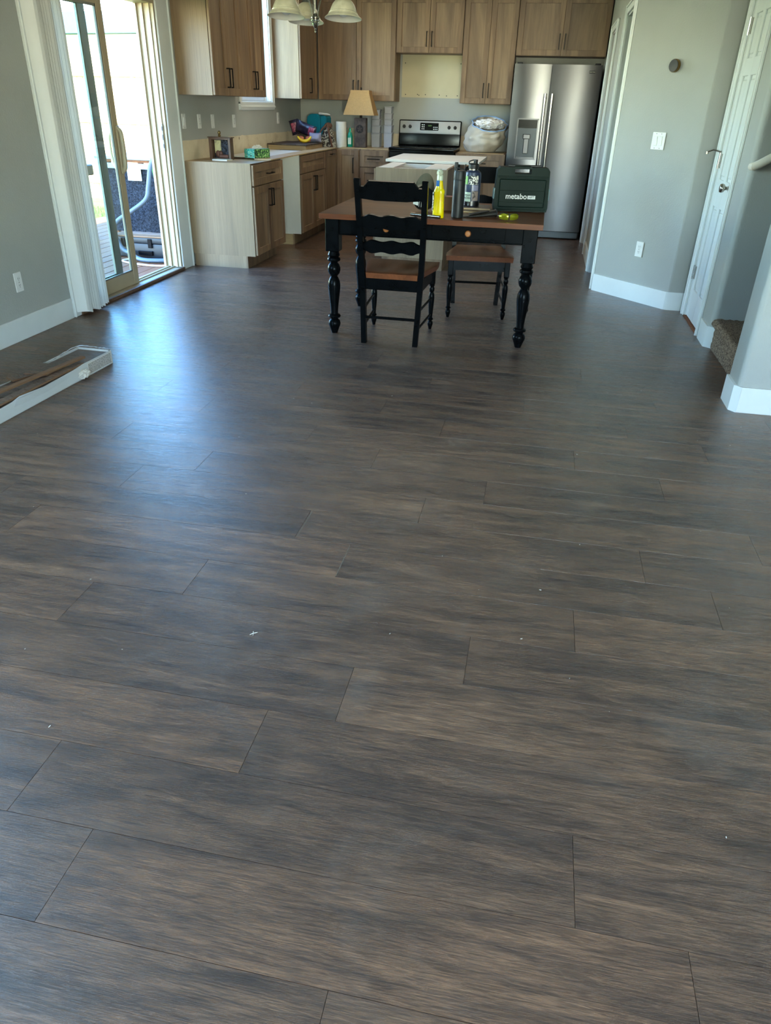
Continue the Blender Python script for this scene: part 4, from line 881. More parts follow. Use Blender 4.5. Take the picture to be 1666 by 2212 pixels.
MB().box(-0.168, 0.168, -Dc-0.003, -Dc+0.002, 0.212, 0.222, bev=0.002).box(-0.168, 0.168, -Dc-0.003, -Dc+0.002, 0.012, 0.02, bev=0.002).box(-0.155, 0.155, -Dc-0.0085, -Dc-0.004, 0.132, 0.136, bev=0.001).box(-0.155, 0.155, -Dc-0.0085, -Dc-0.004, 0.060, 0.064, bev=0.001).obj('ribs', M['case'], tc_)
MB().box(-0.062, 0.052, -0.020, 0.020, H-0.0205, H-0.002, bev=0.006).obj('carry_handle', M['case'], tc_)
bx(-0.10, 0.12, -0.012, 0.012, H-0.010, H+0.002, bev=0.003).obj('hinge_bar', M['matte_black'], tc_)
bx(-Wc/2-0.006, -Wc/2+0.008, -0.03, 0.02, 0.075, 0.145, bev=0.003).obj('latch', M['case_lt'], tc_)
MB().box(Wc/2-0.006, Wc/2+0.008, -0.03, 0.02, 0.075, 0.145, bev=0.003).obj('latch', M['case_lt'], tc_)
text('maker_lettering', 'metabo', 0.047, M['ink_white'], tc_, (-0.036, -Dc-0.0072, 0.098), (PI/2, 0, 0), 0.0008)
bd = bx(0.040, 0.092, -Dc-0.0082, -Dc-0.006, 0.084, 0.106, bev=0.001).obj('maker_badge', M['ink_white'], tc_)
text('badge_lettering', 'HPT', 0.020, M['case'], bd, (0.066, -Dc-0.009, 0.095), (PI/2, 0, 0))
for x in (-0.11, 0.11): bx(x-0.03, x+0.03, -0.04, 0.04, 0.0, 0.0045, bev=0.001).obj('foot', M['matte_black'], tc_)
# cap lying on its side, brim up
t = at('baseball_cap', 'khaki baseball cap with black lining propped open behind the near chair', 'cap', -0.741, 4.915, rz=math.radians(-25))
def dome(r, n=26, m_=12, arc_deg=95):
    mb = MB(); rows = []
    for j in range(m_+1):
        ph = math.radians(arc_deg)*j/m_; row_ = []
        for k in range(n):
            th_ = 2*PI*k/n; x, y, z = r*math.sin(ph)*math.cos(th_), r*math.sin(ph)*math.sin(th_)*0.92, r*math.cos(ph)*1.05
            x += 0.003*noise.noise(Vector((x*40, y*40, z*40))); row_.append(mb.b.verts.new((x, y, z)))
        rows.append(row_)
    for A, B in zip(rows, rows[1:]):
        for k in range(n): mb.b.faces.new((A[k], A[(k+1) % n], B[(k+1) % n], B[k]))
    bmesh.ops.remove_doubles(mb.b, verts=mb.b.verts[:], dist=1e-5); return mb
RC = Matrix.Translation((0.0, 0.02, 0.085)) @ Matrix.Rotation(math.radians(78), 4, 'X') @ Matrix.Rotation(math.radians(180), 4, 'X')
for nm, r, m_ in (('crown', 0.084, 'khaki'), ('lining', 0.080, 'cap_black')):
    mb = dome(r, arc_deg=88)
    for v in mb.b.verts: v.co = RC @ v.co
    mb.obj(nm, M[m_], t, ang=60)
mb = MB(); A = []; B = []
for k in range(15):
    u = k/14*2-1; a = math.radians(88-u*52); x = 0.083*math.cos(a); z = 0.085+0.083*math.sin(a)
    w_ = (1-u*u)**0.6; A.append((x, 0.018-0.02*w_, z)); B.append((x*1.02+0.022*w_, -0.012*w_+0.018+0.016*u, z+0.066*w_+0.001))
va = [mb.b.verts.new(p) for p in A]; vb_ = [mb.b.verts.new(p) for p in B]
va2 = [mb.b.verts.new((p[0], p[1]+0.003, p[2])) for p in A]; vb2 = [mb.b.verts.new((p[0], p[1]+0.003, p[2])) for p in B]
for k in range(14):
    mb.b.faces.new((va[k], va[k+1], vb_[k+1], vb_[k])); mb.b.faces.new((va2[k], vb2[k], vb2[k+1], va2[k+1])); mb.b.faces.new((vb_[k], vb_[k+1], vb2[k+1], vb2[k]))
mb.obj('brim', M['khaki'], t, ang=60)
o = bx(-0.075, -0.035, -0.004, -0.001, 0.030, 0.052, mtx=Matrix.Rotation(math.radians(12), 4, 'Y')).obj('size_label', M['paper'], t); 
for k in range(3): MB().tube(smooth_pts([(-0.02+k*0.018, -0.002, 0.03), (-0.022+k*0.018, 0.006, 0.06), (-0.012+k*0.02, 0.010, 0.085)], 4), 0.0015, 6).obj('strap', M['paper'], t)
t = at('parts_carton', 'small brown cardboard box with red print behind the yellow bottle', 'box', -0.624, 5.09, rz=math.radians(10)); bx(-0.072, 0.072, -0.05, 0.05, 0, 0.085, bev=0.002).obj('carton', M['cardboard'], t); bx(0.02, 0.065, -0.03, 0.02, 0.0851, 0.0858).obj('red_print', M['red'], t)
tag(MB().tube([(-0.775, 4.715, TZ+0.0095), (-0.585, 4.650, TZ+0.0095)], 0.0085, 14, rr=[0.0095, 0.0085]).obj('silver_tube', M['chrome']), 'silver metal tube lying beside the yellow bottle', 'tube')
t = at('leather_sheath', 'dark leather tool sheath lying beside the safety glasses', 'sheath', -0.355, 4.80, rz=math.radians(22))
mb = MB(); sec = []
for i, (x, w_, h, z) in enumerate(((-0.115, 0.010, 0.006, 0.004), (-0.09, 0.022, 0.010, 0.006), (-0.05, 0.030, 0.014, 0.010), (0.0, 0.034, 0.020, 0.014), (0.05, 0.036, 0.028, 0.020), (0.085, 0.037, 0.034, 0.024), (0.10, 0.036, 0.036, 0.026))):
    sec.append([mb.b.verts.new((x, w_*math.cos(2*PI*k/18), max(0.0005, z+h/2*1.2*math.sin(2*PI*k/18)))) for k in range(18)])
for A, B in zip(sec, sec[1:]):
    for k in range(18): mb.b.faces.new((A[k], A[(k+1) % 18], B[(k+1) % 18], B[k]))
mb.b.faces.new(sec[0][::-1]); mb.obj('sheath_body', M['leather'], t, ang=60)
MB().tube([(0.101, 0.036*math.cos(2*PI*k/20), 0.026+0.0216*math.sin(2*PI*k/20)) for k in range(20)], 0.003, 6, closed=True).obj('rim_stitch', M['leather'], t)
MB().box(-0.07, 0.06, -0.014, 0.014, 0.030, 0.034, bev=0.001, mtx=Matrix.Rotation(math.radians(-8), 4, 'Y')).obj('belt_loop', M['leather'], t)
t = at('safety_glasses', 'wraparound safety glasses with yellow mirrored lenses on the table edge', 'glasses', -0.178, 4.730, rz=math.radians(12))
for sx in (-1, 1):
    mb = MB(); G = []
    for i in range(9):
        r_ = []
        for j in range(7):
            u, v = i/8*2-1, j/6*2-1; x = 0.033*sx+u*0.028; z = 0.024+v*(0.020-0.006*max(0, u*sx)); q = 1 if abs(v) < 0.99 else 0.92
            y = -0.020+0.9*(x*x)*6-0.006*(1-v*v)
            r_.append(mb.b.verts.new((x*(1-0.06*v*v), y, z)))
        G.append(r_)
    for i in range(8):
        for j in range(6): mb.b.faces.new((G[i][j], G[i+1][j], G[i+1][j+1], G[i][j+1]))
    mb.obj('lens', M['lens'], t, ang=80)
MB().tube(smooth_pts([(-0.063, 0.004, 0.026), (-0.05, -0.008, 0.044), (-0.03, -0.018, 0.046), (0, -0.024, 0.038), (0.03, -0.018, 0.046), (0.05, -0.008, 0.044), (0.063, 0.004, 0.026)], 4), 0.0022, 8).tube([(-0.006, -0.024, 0.036), (0, -0.026, 0.026), (0.006, -0.024, 0.036)], 0.002, 6).obj('frame', M['matte_black'], t)
for sx in (-1, 1): MB().tube(smooth_pts([(sx*0.063, 0.004, 0.026), (sx*0.068, 0.05, 0.022), (sx*0.066, 0.10, 0.012), (sx*0.062, 0.125, 0.003)], 4), 0.0025, 8).obj('temple', M['matte_black'] if sx > 0 else M['chrome'], t)

# ------------------------------------------------------------------ chandelier
ch = thing('chandelier', 'brushed nickel chandelier with three bell-shaped alabaster glass shades', 'chandelier', (-1.503, 5.2, 1.735))
MB().lathe([(0.0, 0), (0.005, 0.002), (0.006, 0.008), (0.0035, 0.012), (0.0065, 0.018), (0.004, 0.022), (0.012, 0.028), (0.018, 0.042), (0.021, 0.050), (0.018, 0.056), (0.026, 0.061), (0.027, 0.066), (0.022, 0.070), (0.026, 0.075), (0.026, 0.080), (0.016, 0.086), (0.010, 0.10), (0.0, 0.101)], 24).obj('hub', M['chrome'], ch)
MB().lathe([(0.006, 0.10), (0.006, 0.40), (0.02, 0.41), (0.024, 0.45), (0.016, 0.50), (0.006, 0.51), (0.006, 0.80)], 16).lathe([(0.06, 0.845), (0.055, 0.86), (0.02, 0.875), (0.06, 0.884)], 24).obj('stem', M['chrome'], ch)
MB().tube([(0, 0, 0.80), (0, 0, 0.85)], 0.004, 8).obj('canopy_link', M['chrome'], ch)
for ang in (122, 229, 343):
    a = math.radians(ang); cx, cy = 0.205*math.cos(a), 0.205*math.sin(a)
    P = [(0.018*math.cos(a), 0.018*math.sin(a), 0.080), (0.03*math.cos(a), 0.03*math.sin(a), 0.14), (0.07*math.cos(a), 0.07*math.sin(a), 0.21), (0.13*math.cos(a), 0.13*math.sin(a), 0.275), (0.19*math.cos(a), 0.19*math.sin(a), 0.255), (cx, cy, 0.21), (cx, cy, 0.19)]
    MB().tube(smooth_pts(P, 6), 0.006, 10).obj('arm', M['chrome'], ch)
    MB().lathe([(0.012, 0.200), (0.022, 0.193), (0.024, 0.183), (0.028, 0.177), (0.028, 0.165), (0.0, 0.164)], 20, (cx, cy, 0)).obj('shade_holder', M['chrome'], ch)
    z0 = 0.067; TM = Matrix.Translation((cx, cy, 0.17)) @ Matrix.Rotation(math.radians(-5.5), 4, 'X') @ Matrix.Translation((-cx, -cy, -0.17))
    outp = [(0.113, 0.0), (0.112, 0.003), (0.098, 0.014), (0.089, 0.023), (0.089, 0.027), (0.084, 0.029), (0.085, 0.033), (0.080, 0.036), (0.080, 0.041), (0.074, 0.056), (0.064, 0.075), (0.050, 0.090), (0.034, 0.100), (0.024, 0.104)]
    inn = [(0.110, 0.0), (0.095, 0.013), (0.083, 0.025), (0.076, 0.037), (0.071, 0.054), (0.061, 0.073), (0.047, 0.087), (0.024, 0.100)]
    sh = MB().lathe(outp, 40, (cx, cy, z0), cap=False, mtx=TM).obj('glass_shade', M['shade_glass'], ch, ang=50)
    MB().lathe(inn + [(0.0, 0.101)], 40, (cx, cy, z0), cap=False, mtx=TM).lathe([(0.113, 0.0), (0.110, 0.0)], 40, (cx, cy, z0), cap=False, mtx=TM).obj('shade_lining', M['shade_in'], sh, ang=50)
    MB().lathe([(0.0, 0.012), (0.014, 0.014), (0.026, 0.024), (0.030, 0.040), (0.026, 0.058), (0.016, 0.078), (0.014, 0.098)], 20, (cx, cy, z0-0.004), cap=False, mtx=TM).obj('bulb', M['bulb'], sh)

# ------------------------------------------------------------------ things on the kitchen counters
t = at('table_lamp', 'table lamp with tapered tan linen shade and rusty brown star base', 'lamp', -2.235, 9.62, ZS)
bx(-0.072, 0.072, -0.045, 0.045, 0, 0.315, bev=0.004).obj('base', M['rust'], t)
MB().lathe([(0.034, 0), (0.045, 0.0), (0.045, 0.006), (0.034, 0.006)], 28, mtx=Matrix.Translation((-0.004, -0.045, 0.198)) @ RX, cap=False).obj('medallion_ring', M['rust_dark'], t)
sp_ = []
for k in range(10):
    r_ = 0.038 if k % 2 == 0 else 0.015; a = PI/2+k*PI/5; sp_.append((-0.004+r_*math.cos(a), 0.198+r_*math.sin(a)))
MB().lathe([(0.0, 0), (0.036, 0.0), (0.036, 0.0015)], 28, mtx=Matrix.Translation((-0.004, -0.045, 0.198)) @ RX).obj('medallion_back', M['rust_dark'], t)
MB().prism(sp_, -0.0505, -0.0465, 'y').obj('star', M['rust'], t)
MB().tube([(0, 0, 0.315), (0, 0, 0.60)], 0.006, 8).lathe([(0.016, 0.315), (0.016, 0.345)], 14).obj('stem', M['rust_dark'], t)
def frustum(b0, b1, z0, z1, th_=0.003):
    mb = MB(); V = []
    for (w_, d_), z in ((b0, z0), (b1, z1)):
        V.append([mb.b.verts.new((sx*w_/2, sy*d_/2, z)) for sx, sy in ((-1, -1), (1, -1), (1, 1), (-1, 1))]); V.append([mb.b.verts.new((sx*(w_/2-th_), sy*(d_/2-th_), z)) for sx, sy in ((-1, -1), (1, -1), (1, 1), (-1, 1))])
    for k in range(4):
        j = (k+1) % 4
        mb.b.faces.new((V[0][k], V[0][j], V[2][j], V[2][k])); mb.b.faces.new((V[1][j], V[1][k], V[3][k], V[3][j])); mb.b.faces.new((V[0][j], V[0][k], V[1][k], V[1][j])); mb.b.faces.new((V[2][k], V[2][j], V[3][j], V[3][k]))
    return mb
m_ = frustum((0.375, 0.26), (0.215, 0.14), 0.345, 0.595); m_.obj('lamp_shade', M['linen'], t)
frustum((0.232, 0.158), (0.222, 0.148), 0.580, 0.602).obj('shade_trim', M['linen'], t)
MB().tube([(-0.10, 0, 0.585), (0.10, 0, 0.585)], 0.003, 6).lathe([(0.003, 0.595), (0.010, 0.605), (0.006, 0.613), (0.011, 0.622), (0.0, 0.634)], 14).obj('finial', M['rust_dark'], t)
t = at('paper_towel_roll', 'white paper towel roll standing upright left of the lamp', 'paper towel', -2.475, 9.60, ZS-0.0095); MB().lathe([(0.020, 0), (0.062, 0), (0.064, 0.004), (0.064, 0.276), (0.062, 0.28), (0.020, 0.28)], 36).obj('roll', M['paper'], t); MB().lathe([(0.0205, 0.002), (0.0205, 0.281), (0.0185, 0.281), (0.0185, 0.002)], 20, cap=False).obj('core', M['cardboard'], t)
t = at('dish_soap_bottle', 'green dish soap bottle between paper towels and lamp', 'bottle', -2.37, 9.62, ZS, 0); t.location.z = ZS
MB().lathe([(0.0, 0), (0.030, 0), (0.033, 0.006), (0.033, 0.11), (0.026, 0.145), (0.014, 0.165), (0.012, 0.172)], 24, sy=0.7).obj('bottle_body', M['soap'], t); MB().lathe([(0.015, 0.172), (0.015, 0.195), (0.007, 0.20), (0.007, 0.212), (0.0, 0.213)], 16).obj('cap', M['soap'], t); bx(-0.02, 0.02, -0.0255, -0.0225, 0.03, 0.10, bev=0.001).obj('label', M['sticker_pale'], t)
bpy.data.objects['dish_soap_bottle'].location.z = ZS
t = at('cream_canister', 'cream mug partly hidden behind the dish soap', 'mug', -2.40, 9.80, ZT+0.0005); t.location.z = ZT+0.0105; MB().lathe([(0.0, 0), (0.05, 0), (0.055, 0.01), (0.055, 0.20), (0.052, 0.20), (0.05, 0.02), (0.0, 0.015)], 28, cap=False).obj('cup', M['cream'], t); MB().tube(smooth_pts([(0.054, 0, 0.05), (0.085, 0, 0.08), (0.085, 0, 0.13), (0.054, 0, 0.16)], 4), 0.006, 8).obj('mug_handle', M['cream'], t)
def containers(label, x, y, z, L, grp):
    k = 0
    for (w_, d_, h) in L:
        t = thing('storage_container', label[k] if isinstance(label, list) else label, 'container', (x+random.uniform(-.002, .002), y, z), random.uniform(-.03, .03), grp)
        mb = MB(); b0 = [(-w_/2*0.9, -d_/2*0.9), (w_/2*0.9, -d_/2*0.9), (w_/2*0.9, d_/2*0.9), (-w_/2*0.9, d_/2*0.9)]
        V0 = [mb.b.verts.new((a, b_, 0.0)) for a, b_ in b0]; V1 = [mb.b.verts.new((a/0.9, b_/0.9, h-0.012)) for a, b_ in b0]; mb.b.faces.new(V0[::-1])
        V2 = [mb.b.verts.new((a/0.9*0.96, b_/0.9*0.96, h-0.012)) for a, b_ in b0]; V3 = [mb.b.verts.new((a*0.96, b_*0.96, 0.002)) for a, b_ in b0]; mb.b.faces.new(V3)
        for A, B in ((V0, V1), (V2, V3)):
            for q in range(4): mb.b.faces.new((A[q], A[(q+1) % 4], B[(q+1) % 4], B[q]))
        mb.obj('tub', M['clearbox'], t); bx(-w_/2-0.005, w_/2+0.005, -d_/2-0.005, d_/2+0.005, h-0.0118, h-0.001, bev=0.003).obj('lid', M['clearbox'], t); z += h; k += 1
ords = ['bottom', 'second from the bottom', 'third from the bottom', 'fourth from the bottom', 'topmost']
containers([f'clear lidded container, {o}{" one" if " " not in o else ""} in the stack beside the lamp' for o in ('bottom', 'second', 'third', 'topmost')], -2.085, 9.84, ZS, [(0.105, 0.14, 0.155), (0.10, 0.13, 0.085), (0.095, 0.12, 0.065), (0.095, 0.12, 0.105)], 'stacked clear containers')
containers([f'clear lidded container, {o} in the stack beside the range' for o in ords], -1.935, 9.84, ZS, [(0.10, 0.14, 0.165), (0.095, 0.13, 0.080), (0.09, 0.12, 0.065), (0.09, 0.12, 0.062), (0.085, 0.12, 0.072)], 'stacked clear containers')
# trash bag
t = at('trash_bag', 'white trash bag with blue drawstring stuffed with crumpled plastic beside the range', 'bag', -0.735, 9.70, ZT+0.0005)
bx(-0.29, 0.25, -0.25, 0.30, 0.0, 0.004).obj('tmpb', M['cab_in']); o = bpy.data.objects['tmpb']; o.name = 'plywood_scrap'; o.location = (-0.735, 9.70, ZT+0.0004); tag(o, 'plywood scrap under the stuffed trash bag', 'board')
t.location.z = ZT+0.0048
mb = MB(); rows = []; n, m_ = 48, 18
for j in range(m_+1):
    v = j/m_; cx = -0.045+0.085*v; cz0 = 0.335*v; row_ = []
    for k in range(n):
        a = 2*PI*k/n; R_ = (0.205+0.03*math.sin(v*PI)-0.005*v)*(0.80+0.20*min(1, v*4)); dr = 0.014*noise.noise(Vector((math.cos(a)*3.0, math.sin(a)*3.0, v*5)))*2 + 0.007*math.sin(a*9+v*6)
        z = cz0 + (-0.075*(math.sin(a)*-0.6+0.5)*(v**2) if True else 0); z += 0.03*math.sin(-a)*-1*v*v
        z += -0.02*math.cos(a)*v*v
        row_.append(mb.b.verts.new((cx+(R_+dr)*math.cos(a), (R_+dr)*0.85*math.sin(a), max(0.0, z+0.004))))
    rows.append(row_)
for A, B in zip(rows, rows[1:]):
    for k in range(n): mb.b.faces.new((A[k], A[(k+1) % n], B[(k+1) % n], B[k]))
mb.b.faces.new(rows[0][::-1]); top_row = [v.co.copy() for v in rows[-1]]
mb.obj('bag_body', M['bagfilm'], t, ang=80)
MB().tube(top_row, 0.007, 8, closed=True).obj('drawstring_hem', M['bagblue'], t, ang=80)
mb = MB(); ctr = sum(top_row, Vector())/len(top_row)
g = bmesh.ops.create_icosphere(mb.b, subdivisions=5, radius=1.0)
for v in mb.b.verts:
    p = v.co.copy(); q = abs(noise.noise(p*3.0))*0.75 + abs(noise.noise(p*6.5))*0.25
    v.co = ctr + Vector((p.x*0.175, p.y*0.145, p.z*0.055))*(0.90+q*0.42) + Vector((0, 0, 0.012*noise.noise(p*7)-0.004))
mb.obj('crumpled_contents', M['crumple'], t, ang=50)
# fruit and snack pile on the riser
t = at('banana', 'yellow banana lying in front of the snack bags', 'banana', -2.79, 9.10, ZR)
def banana_pts(R_=0.085): return [(R_*math.sin(math.radians(a)), 0, R_*(1-math.cos(math.radians(a)))+0.017) for a in range(-66, 67, 11)]
P = banana_pts(); N_ = len(P); rr_ = [0.005+0.0125*math.sin(PI*min(1, max(0, (i+0.6)/(N_+0.2))))**0.6 for i in range(N_)]
o = MB().tube(P, 0.016, 12, rr=rr_).obj('fruit', M['banana'], t); MB().tube([P[0], (P[0][0]-0.006, 0, P[0][2]+0.028)], 0.005, 8).obj('stem', M['tote_brown'], t)
t.rotation_euler = (0, 0, math.radians(20))
for i, (x, y, lb) in enumerate(((-2.86, 9.20, 'reddish fruit behind the banana on its left end'), (-2.78, 9.22, 'reddish fruit behind the middle of the banana'))):
    f_ = at('nectarine', lb, 'fruit', x, y, ZR); MB().lathe([(0.0, 0.0), (0.015, 0.001), (0.03, 0.012), (0.036, 0.033), (0.03, 0.056), (0.014, 0.066), (0.003, 0.061), (0.0, 0.061)], 20, cap=False).obj('flesh', M['orange_fruit'], f_); MB().tube([(0, 0, 0.06), (0.002, 0, 0.072)], 0.002, 6).obj('stem', M['tote_brown'], f_)
def pillow_bag(name, label, x, y, z, L, W_, H_, rot, m, band, mb_):
    t = thing(name, label, 'snack bag', (x, y, z)); t.rotation_euler = rot; mb = MB(); n = 20; T, B = [], []
    for i in range(n+1):
        u = i/n*2-1; rt, rb = [], []
        for j in range(13):
            v = j/12*2-1; h = H_/2*max(0, (1-abs(u)**4))*max(0, (1-abs(v)**3)); q = 0.006*noise.noise(Vector((u*4, v*4, L*50)))
            rt.append(mb.b.verts.new((u*L/2, v*W_/2*(1-0.08*(1-u*u)), h+q+0.0006))); rb.append(mb.b.verts.new((u*L/2, v*W_/2*(1-0.08*(1-u*u)), -h+q-0.0006)))
        T.append(rt); B.append(rb)
    for i in range(n):
        for j in range(12): mb.b.faces.new((T[i][j], T[i+1][j], T[i+1][j+1], T[i][j+1])); mb.b.faces.new((B[i][j], B[i][j+1], B[i+1][j+1], B[i+1][j]))
    mb.obj('foil_bag', M[m], t, ang=70)
    if band:
        mb = MB(); T2 = []
        for i in range(8):
            u = band[0]+(band[1]-band[0])*i/7; r_ = []
            for j in range(9):
                v = (j/8*2-1)*0.75; h = H_/2*max(0, (1-abs(u)**4))*max(0, (1-abs(v)**3)); q = 0.006*noise.noise(Vector((u*4, v*4, L*50))); r_.append(mb.b.verts.new((u*L/2, v*W_/2*(1-0.08*(1-u*u)), h+q+0.003)))
            T2.append(r_)
        for i in range(7):
            for j in range(8): mb.b.faces.new((T2[i][j], T2[i+1][j], T2[i+1][j+1], T2[i][j+1]))
        mb.obj('printed_patch', M[mb_], t, ang=70)
    return t
pillow_bag('snack_bag', 'dark purple snack bag with pink print slumped over the fruit', -2.83, 9.30, ZR+0.135, 0.27, 0.15, 0.07, (math.radians(105), math.radians(18), math.radians(-8)), 'snack', (0.35, 0.85), 'snack_pink')
pillow_bag('snack_bag', 'upright black snack bag corner with red pattern against the wall', -2.985, 9.365, ZR+0.15, 0.16, 0.11, 0.03, (math.radians(95), math.radians(75), math.radians(15)), 'snack', (-0.6, 0.6), 'snack_pink')
pillow_bag('produce_bag', 'clear crinkled plastic produce bag beside the banana', -2.700, 9.245, ZR+0.055, 0.14, 0.10, 0.08, (math.radians(80), 0, math.radians(10)), 'film', None, None)
t = at('water_jug', 'tall teal plastic water jug with white handle in the corner', 'jug', -2.84, 9.78, ZT+0.0005, math.radians(-12))
t.location = (-2.83, 9.79, ZT+0.0005)
mb = MB(); mb.prism([(-0.105, 0.0), (-0.105, 0.30), (-0.085, 0.335), (-0.045, 0.352), (0.04, 0.352), (0.075, 0.33), (0.075, 0.0)], -0.085, 0.085, 'y'); bmesh.ops.bevel(mb.b, geom=mb.b.edges[:], offset=0.012, segments=3, affect='EDGES'); mb.obj('jug_body', M['teal'], t)
mb = MB(); mb.prism([(0.078, 0.12), (0.078, 0.32), (0.09, 0.333), (0.15, 0.333), (0.16, 0.32), (0.16, 0.20), (0.13, 0.12)], -0.07, 0.07, 'y'); bmesh.ops.bevel(mb.b, geom=mb.b.edges[:], offset=0.008, segments=2, affect='EDGES'); mb.obj('pour_spout', M['teal'], t)
MB().tube([(0.045, -0.03, 0.357), (0.16, -0.045, 0.352), (0.20, -0.04, 0.345)], 0.012, 12, rr=[0.013, 0.012, 0.007]).obj('carry_handle', M['white'], t)
t = at('tote_bag', 'brown and cream swirl-patterned tote bag slumped beside the jug', 'bag', -2.635, 9.52, ZT+0.0005)
mb = MB(); rows = []; n, m_ = 40, 14
for j in range(m_+1):
    v = j/m_; row_ = []; wx, wy = 0.100*(1-v)**0.75+0.018, 0.070*(1-v*0.75)
    for k in range(n):
        a = 2*PI*k/n; q = 1+0.10*noise.noise(Vector((math.cos(a)*2, math.sin(a)*2, v*3)))+0.04*math.sin(a*7)*v; row_.append(mb.b.verts.new((wx*q*math.cos(a)+0.02*v, wy*q*math.sin(a), 0.245*v+0.001)))
    rows.append(row_)
for A, B in zip(rows, rows[1:]):
    for k in range(n): mb.b.faces.new((A[k], A[(k+1) % n], B[(k+1) % n], B[k]))
mb.b.faces.new(rows[0][::-1]); mb.b.faces.new(rows[-1]); mb.obj('fabric_body', M['tote'], t, ang=80)
for s_, dx in ((-1, -0.125), (1, 0.075)): MB().tube(smooth_pts([(0.015, -0.02, 0.26), (dx*0.45, -0.05, 0.18), (dx*0.9, -0.06, 0.07), (dx, -0.05, 0.01)], 5), 0.011, 8).obj('strap', M['tote_brown'], t)
MB().sphere((0.02, 0, 0.235), 0.045, (1.1, 0.7, 0.75), 14).obj('gathered_top', M['tote_brown'], t)
t = at('display_frame', 'small dark wooden lantern box with brass knob on the end cabinet', 'lantern', -2.905, 6.90, ZT+0.0011, 0)
w_, dp, h = 0.205, 0.075, 0.175
f = MB()
for a, b_, c, d_ in ((-w_/2, -w_/2+0.028, 0.0, h), (w_/2-0.022, w_/2, 0.0, h), (-w_/2+0.028, w_/2-0.022, 0.0, 0.012), (-w_/2+0.028, w_/2-0.022, h-0.014, h)): f.box(a, b_, -dp/2, dp/2, c, d_, bev=0.0015)
f.obj('wooden_frame', M['frame_wood'], t)
bx(-w_/2-0.008, w_/2+0.012, -dp/2-0.006, dp/2+0.006, h+0.0005, h+0.008, bev=0.002).obj('top_board', M['frame_wood'], t)
bx(-w_/2+0.028, w_/2-0.022, 0.020, 0.026, 0.012, h-0.014).obj('back_board', M['felt'], t)
bx(-w_/2+0.034, -w_/2+0.095, 0.012, 0.0195, 0.05, h-0.02).obj('photo', M['photo'], t)
MB().sphere((-0.035, 0.0, 0.045), 0.022, (1, 0.6, 1.3), 12).sphere((-0.010, 0.0, 0.045), 0.020, (1, 0.6, 1.4), 12).box(-0.02, 0.07, -0.02, 0.01, 0.0125, 0.040, bev=0.004).obj('trinkets', M['tote_brown'], t)
MB().lathe([(0.0, 0.0), (0.010, 0.0), (0.013, 0.010), (0.009, 0.020), (0.014, 0.028), (0.012, 0.042), (0.005, 0.048), (0.0, 0.049)], 16, (-0.01, 0, h+0.0085)).obj('knob', M['brass'], t)
t = at('booklet', 'white folded booklet lying in front of the wooden lantern', 'booklet', -2.845, 6.76, ZT+0.0012, math.radians(-8)); bx(-0.075, 0.075, -0.05, 0.05, 0, 0.010, bev=0.001).obj('pages', M['paper'], t); bx(-0.076, 0.076, -0.051, 0.051, 0.0102, 0.0115).obj('cover', M['sticker_pale'], t)
t = at('tissue_box', 'turquoise and green patterned tissue box on the end cabinet', 'tissue box', -2.655, 6.90, ZT+0.0115, math.radians(72))
t.location = (-2.66, 7.16, ZT+0.0105)
bx(-0.115, 0.115, -0.06, 0.06, 0, 0.075, bev=0.002).obj('carton', M['tissue_side'], t); bx(-0.1165, -0.114, -0.058, 0.058, 0.002, 0.073).obj('end_print', M['tissue'], t)
bx(-0.113, 0.113, -0.058, 0.058, 0.0745, 0.0765).obj('top_print', M['tissue'], t)
mb = MB(); g = bmesh.ops.create_icosphere(mb.b, subdivisions=4, radius=1)
for v in mb.b.verts: q = 1+0.5*noise.noise(v.co*3.5); v.co = Vector((v.co.x*0.06*q, v.co.y*0.028*q, 0.077+max(0, v.co.z)*0.028*q))
mb.obj('tissue', M['paper'], t, ang=30)

# ------------------------------------------------------------------ flooring carton on the floor, lower left
t = thing('flooring_carton', 'torn white flooring carton with dark planks inside lying by the left wall', 'carton', (-2.342, 3.712, 0), math.radians(-1.85))
L, W_, H_ = 1.9, 0.215, 0.076
bx(-W_, 0, -L, 0, 0.0005, 0.003).obj('carton_bottom', M['boxwhite'], t)
top = [(-L, 0.0005), (0, 0.0005), (0, H_), (-0.28, H_+0.002), (-0.36, H_-0.004), (-0.62, H_-0.010), (-0.80, H_+0.004), (-0.86, H_-0.006), (-1.05, H_-0.012), (-1.4, H_-0.006), (-L, H_)]
MB().prism(top, -0.003, 0.0, 'x').obj('carton_side', M['boxwhite'], t)
MB().prism(top, -W_, -W_+0.003, 'x').obj('carton_side', M['boxwhite'], t)
bx(-W_+0.003, -0.003, -0.003, 0.0, 0.0005, H_).obj('carton_end', M['boxwhite'], t)
lp = bx(0.0002, 0.0012, -0.24, -0.012, 0.008, H_-0.008).obj('printed_label', M['paper'], t)
lines = MB()
for k in range(8):
    y = -0.235
    while y < -0.02:
        l_ = random.uniform(0.006, 0.03); lines.box(0.0012, 0.0015, y, min(y+l_, -0.016), 0.0120+k*0.0070, 0.0148+k*0.0070); y += l_+0.003
lines.obj('label_print', M['ink_dark'], lp)
for k in range(4): bx(-W_+0.006, -0.006, -L+0.01, -0.006, 0.004+k*0.0155, 0.0185+k*0.0155, bev=0.0008).obj('packed_plank', M['floor'], t)
fm = MB(); pts = smooth_pts([(-W_-0.002, -0.42, H_-0.006), (-W_, -0.14, H_+0.001), (-W_+0.005, -0.01, H_+0.006), (-0.10, -0.002, H_+0.008), (-0.02, -0.004, H_+0.006), (0.0, -0.02, H_+0.004)], 10)
